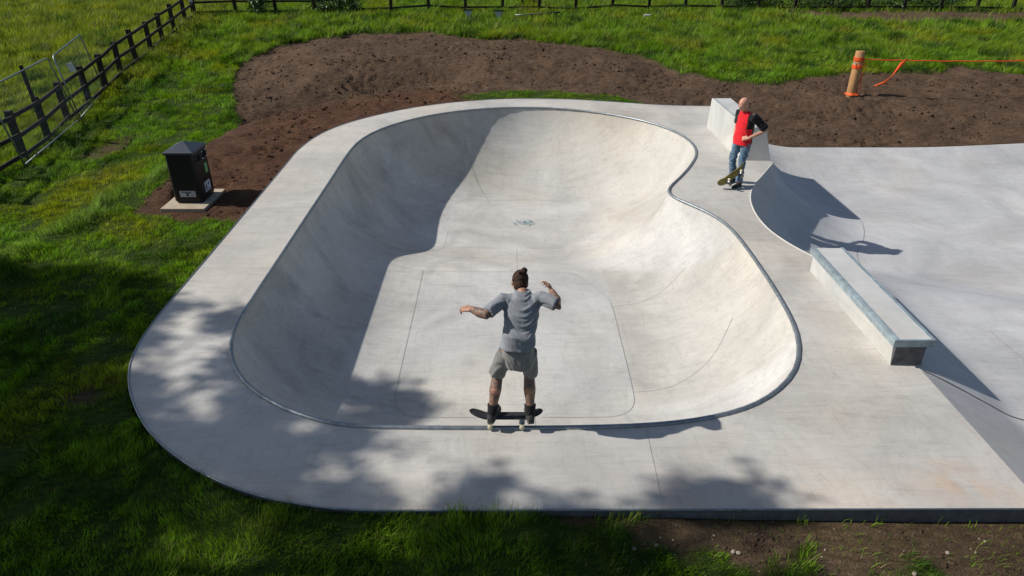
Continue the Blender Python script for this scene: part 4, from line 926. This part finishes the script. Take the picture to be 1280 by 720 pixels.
# ------------------------------------------------ man in the red shirt watching from the deck
O = Vector((4.50, 13.10, 0)); f = Vector((-.88, -.47, 0)); f.normalize(); l_ = Vector((.47, -.88, 0)); l_.normalize()
def Q(a, b_, z_): return O + f * a + l_ * b_ + Vector((0, 0, z_))                       # forward, to his left, up
mn = tag(empty('person', O), 'bald man in red and black shirt and jeans, hand on hip, looking down', 'person')
aL, kL, hL = Q(.05, .13, .10), Q(.03, .11, .50), Q(0, .10, .90)
aR, kR, hR = Q(-.04, -.13, .10), Q(.06, -.115, .50), Q(0, -.10, .90)
waist = Q(.0, 0, 1.05); chest = Q(-.02, 0, 1.28); neck = Q(.03, 0, 1.475); hc = Q(.105, -.01, 1.60)
Mt = frame(f, (0, 0, 1)); hf = Vector((-.80, -.42, -.50)); Mh = frame(hf, Vector((0, 0, 1)) + f * .45)
shL, shR = Q(-.01, .175, 1.40), Q(-.01, -.175, 1.40)
elL, elR = Q(-.22, .34, 1.15), Q(-.16, -.34, 1.15); wrL, wrR = Q(.08, .21, 1.00), Q(.02, -.21, .99)
body = MB()
for a, k, h in ((aL, kL, hL), (aR, kR, hR)): limb(body, [a - Vector((0, 0, .04)), a, a.lerp(k, .6) - f * .015, k, k.lerp(h, .5), h], [.036, .036, .052, .052, .066, .080])
body.loft([(waist - Vector((0, 0, .18)), .13, .09, Mt), (waist - Vector((0, 0, .05)), .155, .115, Mt), (waist, .150, .120, Mt), (chest, .165, .115, Mt), (Q(0, 0, 1.42), .15, .08, Mt), (neck, .06, .055, Mt)], 20)
body.tube([Q(.0, 0, 1.42), neck, hc + Mh @ Vector((0, -.03, -.05))], [.060, .056, .054], 14); P = head(body, hc, Mh, 1.08)
for s_, e_, w_ in ((shL, elL, wrL), (shR, elR, wrR)): limb(body, [s_, s_.lerp(e_, .5), e_, e_.lerp(w_, .4), w_], [.054, .049, .041, .041, .028])
hand(body, wrL, f * .45 - l_ * .85 + Vector((0, 0, -.12)), -f * .6 - l_ * .3 + Vector((0, 0, -.3)), (0, 0, 1), .35, .18); hand(body, wrR, f * .45 + l_ * .85 + Vector((0, 0, -.12)), -f * .6 + l_ * .3 + Vector((0, 0, -.3)), (0, 0, 1), .35, .18)
remeshed(body, 'body', skin_mat('fair_tanned_skin', (.50, .255, .175)), mn, .0062, 3, attr=lambda co: np.zeros(len(co)))
for q in (-1, 1):
    e_ = MB().ball(P(q * .030, .078, .000), .0122, 12, 8).build('eye', M_white, mn, True); MB().ball(P(q * .030, .0865, -.001), .0052, 8, 6).build('iris', M_mark, e_, True)
    MB().tube([P(q * .014, .094, .016), P(q * .032, .092, .021), P(q * .050, .078, .016)], [.003, .0045, .002], 6).build('eyebrow', M_hair, mn, True)
st_ = MB().ball(P(0, .062, -.078), (.040, .030, .028), 14, 10, Mh)
M_red = cloth('red_and_black_jersey', (.60, .014, .022), .12, 10, (.010, .010, .012))
sh = MB(); sh.loft([(Q(.0, 0, .83), .195, .152, Mt), (Q(0, 0, .92), .192, .150, Mt), (waist, .184, .148, Mt), (Q(-.01, 0, 1.17), .184, .146, Mt), (chest, .188, .140, Mt), (Q(-.01, 0, 1.38), .192, .112, Mt), (Q(0, 0, 1.435), .150, .090, Mt), (Q(.01, 0, 1.465), .078, .074, Mt), (Q(.015, 0, 1.48), .068, .066, Mt)], 26, 2.3)
for s_, e_ in ((shL, elL), (shR, elR)): sh.tube([s_ + (chest - s_) * .25, s_, s_.lerp(e_, .5), s_.lerp(e_, .90)], [(.092, .088), (.094, .090), (.080, .076), (.084, .076)], 18)
def sleeve(co):
    d = co - np.array(O); b_ = d @ np.array(l_); a = d @ np.array(f); zz = d[:, 2]
    side_ = np.abs(b_) > .115 + .25 * np.clip(1.46 - zz, 0, .5) * .35
    return ((side_ & (zz > 1.16) & (np.abs(b_) > .125)) | ((a < -.035) & (zz > 0))).astype(float)
remeshed(sh, 't_shirt', M_red, mn, .0072, 3, folds(.016, 6, 13, 95), attr=sleeve)
M_jean = cloth('worn_blue_denim', (.095, .155, .215), .42, 9)
so = MB(); so.loft([(Q(0, 0, .80), .155, .115, Mt), (Q(0, 0, .90), .178, .132, Mt), (Q(0, 0, .99), .165, .122, Mt)], 24)
for a, k, h in ((aL, kL, hL), (aR, kR, hR)): so.tube([h - Vector((0, 0, .02)), h.lerp(k, .5), k, k.lerp(a, .5), a.lerp(k, .02)], [(.100, .104), (.086, .090), (.072, .074), (.068, .072), (.074, .080)], 18)
remeshed(so, 'jeans', M_jean, mn, .0075, 3, folds(.018, 9, 16, 99))
for a in (aL, aR): shoe('shoe', a, f * .95 + Vector((0, -.3, 0)), .004, M_sock, mn)
# his board: tail on the deck, nose leaning up against his shins, underside facing the bowl
tail = Vector((4.11, 12.76, .11)); nose = Vector((4.58, 12.90, .42)); axb = (nose - tail).normalized(); nrm = Vector((-.25, .80, .35)); nrm = (nrm - axb * nrm.dot(axb)).normalized(); lt = nrm.cross(axb)
Mb = Matrix((axb, lt, nrm)).transposed(); mid = (tail + nose) / 2 - nrm * .10
skateboard('skateboard', Mb, mid, .66, "skateboard with olive yellow underside tipped up against the bald man's shins", M_ply, M_grip)
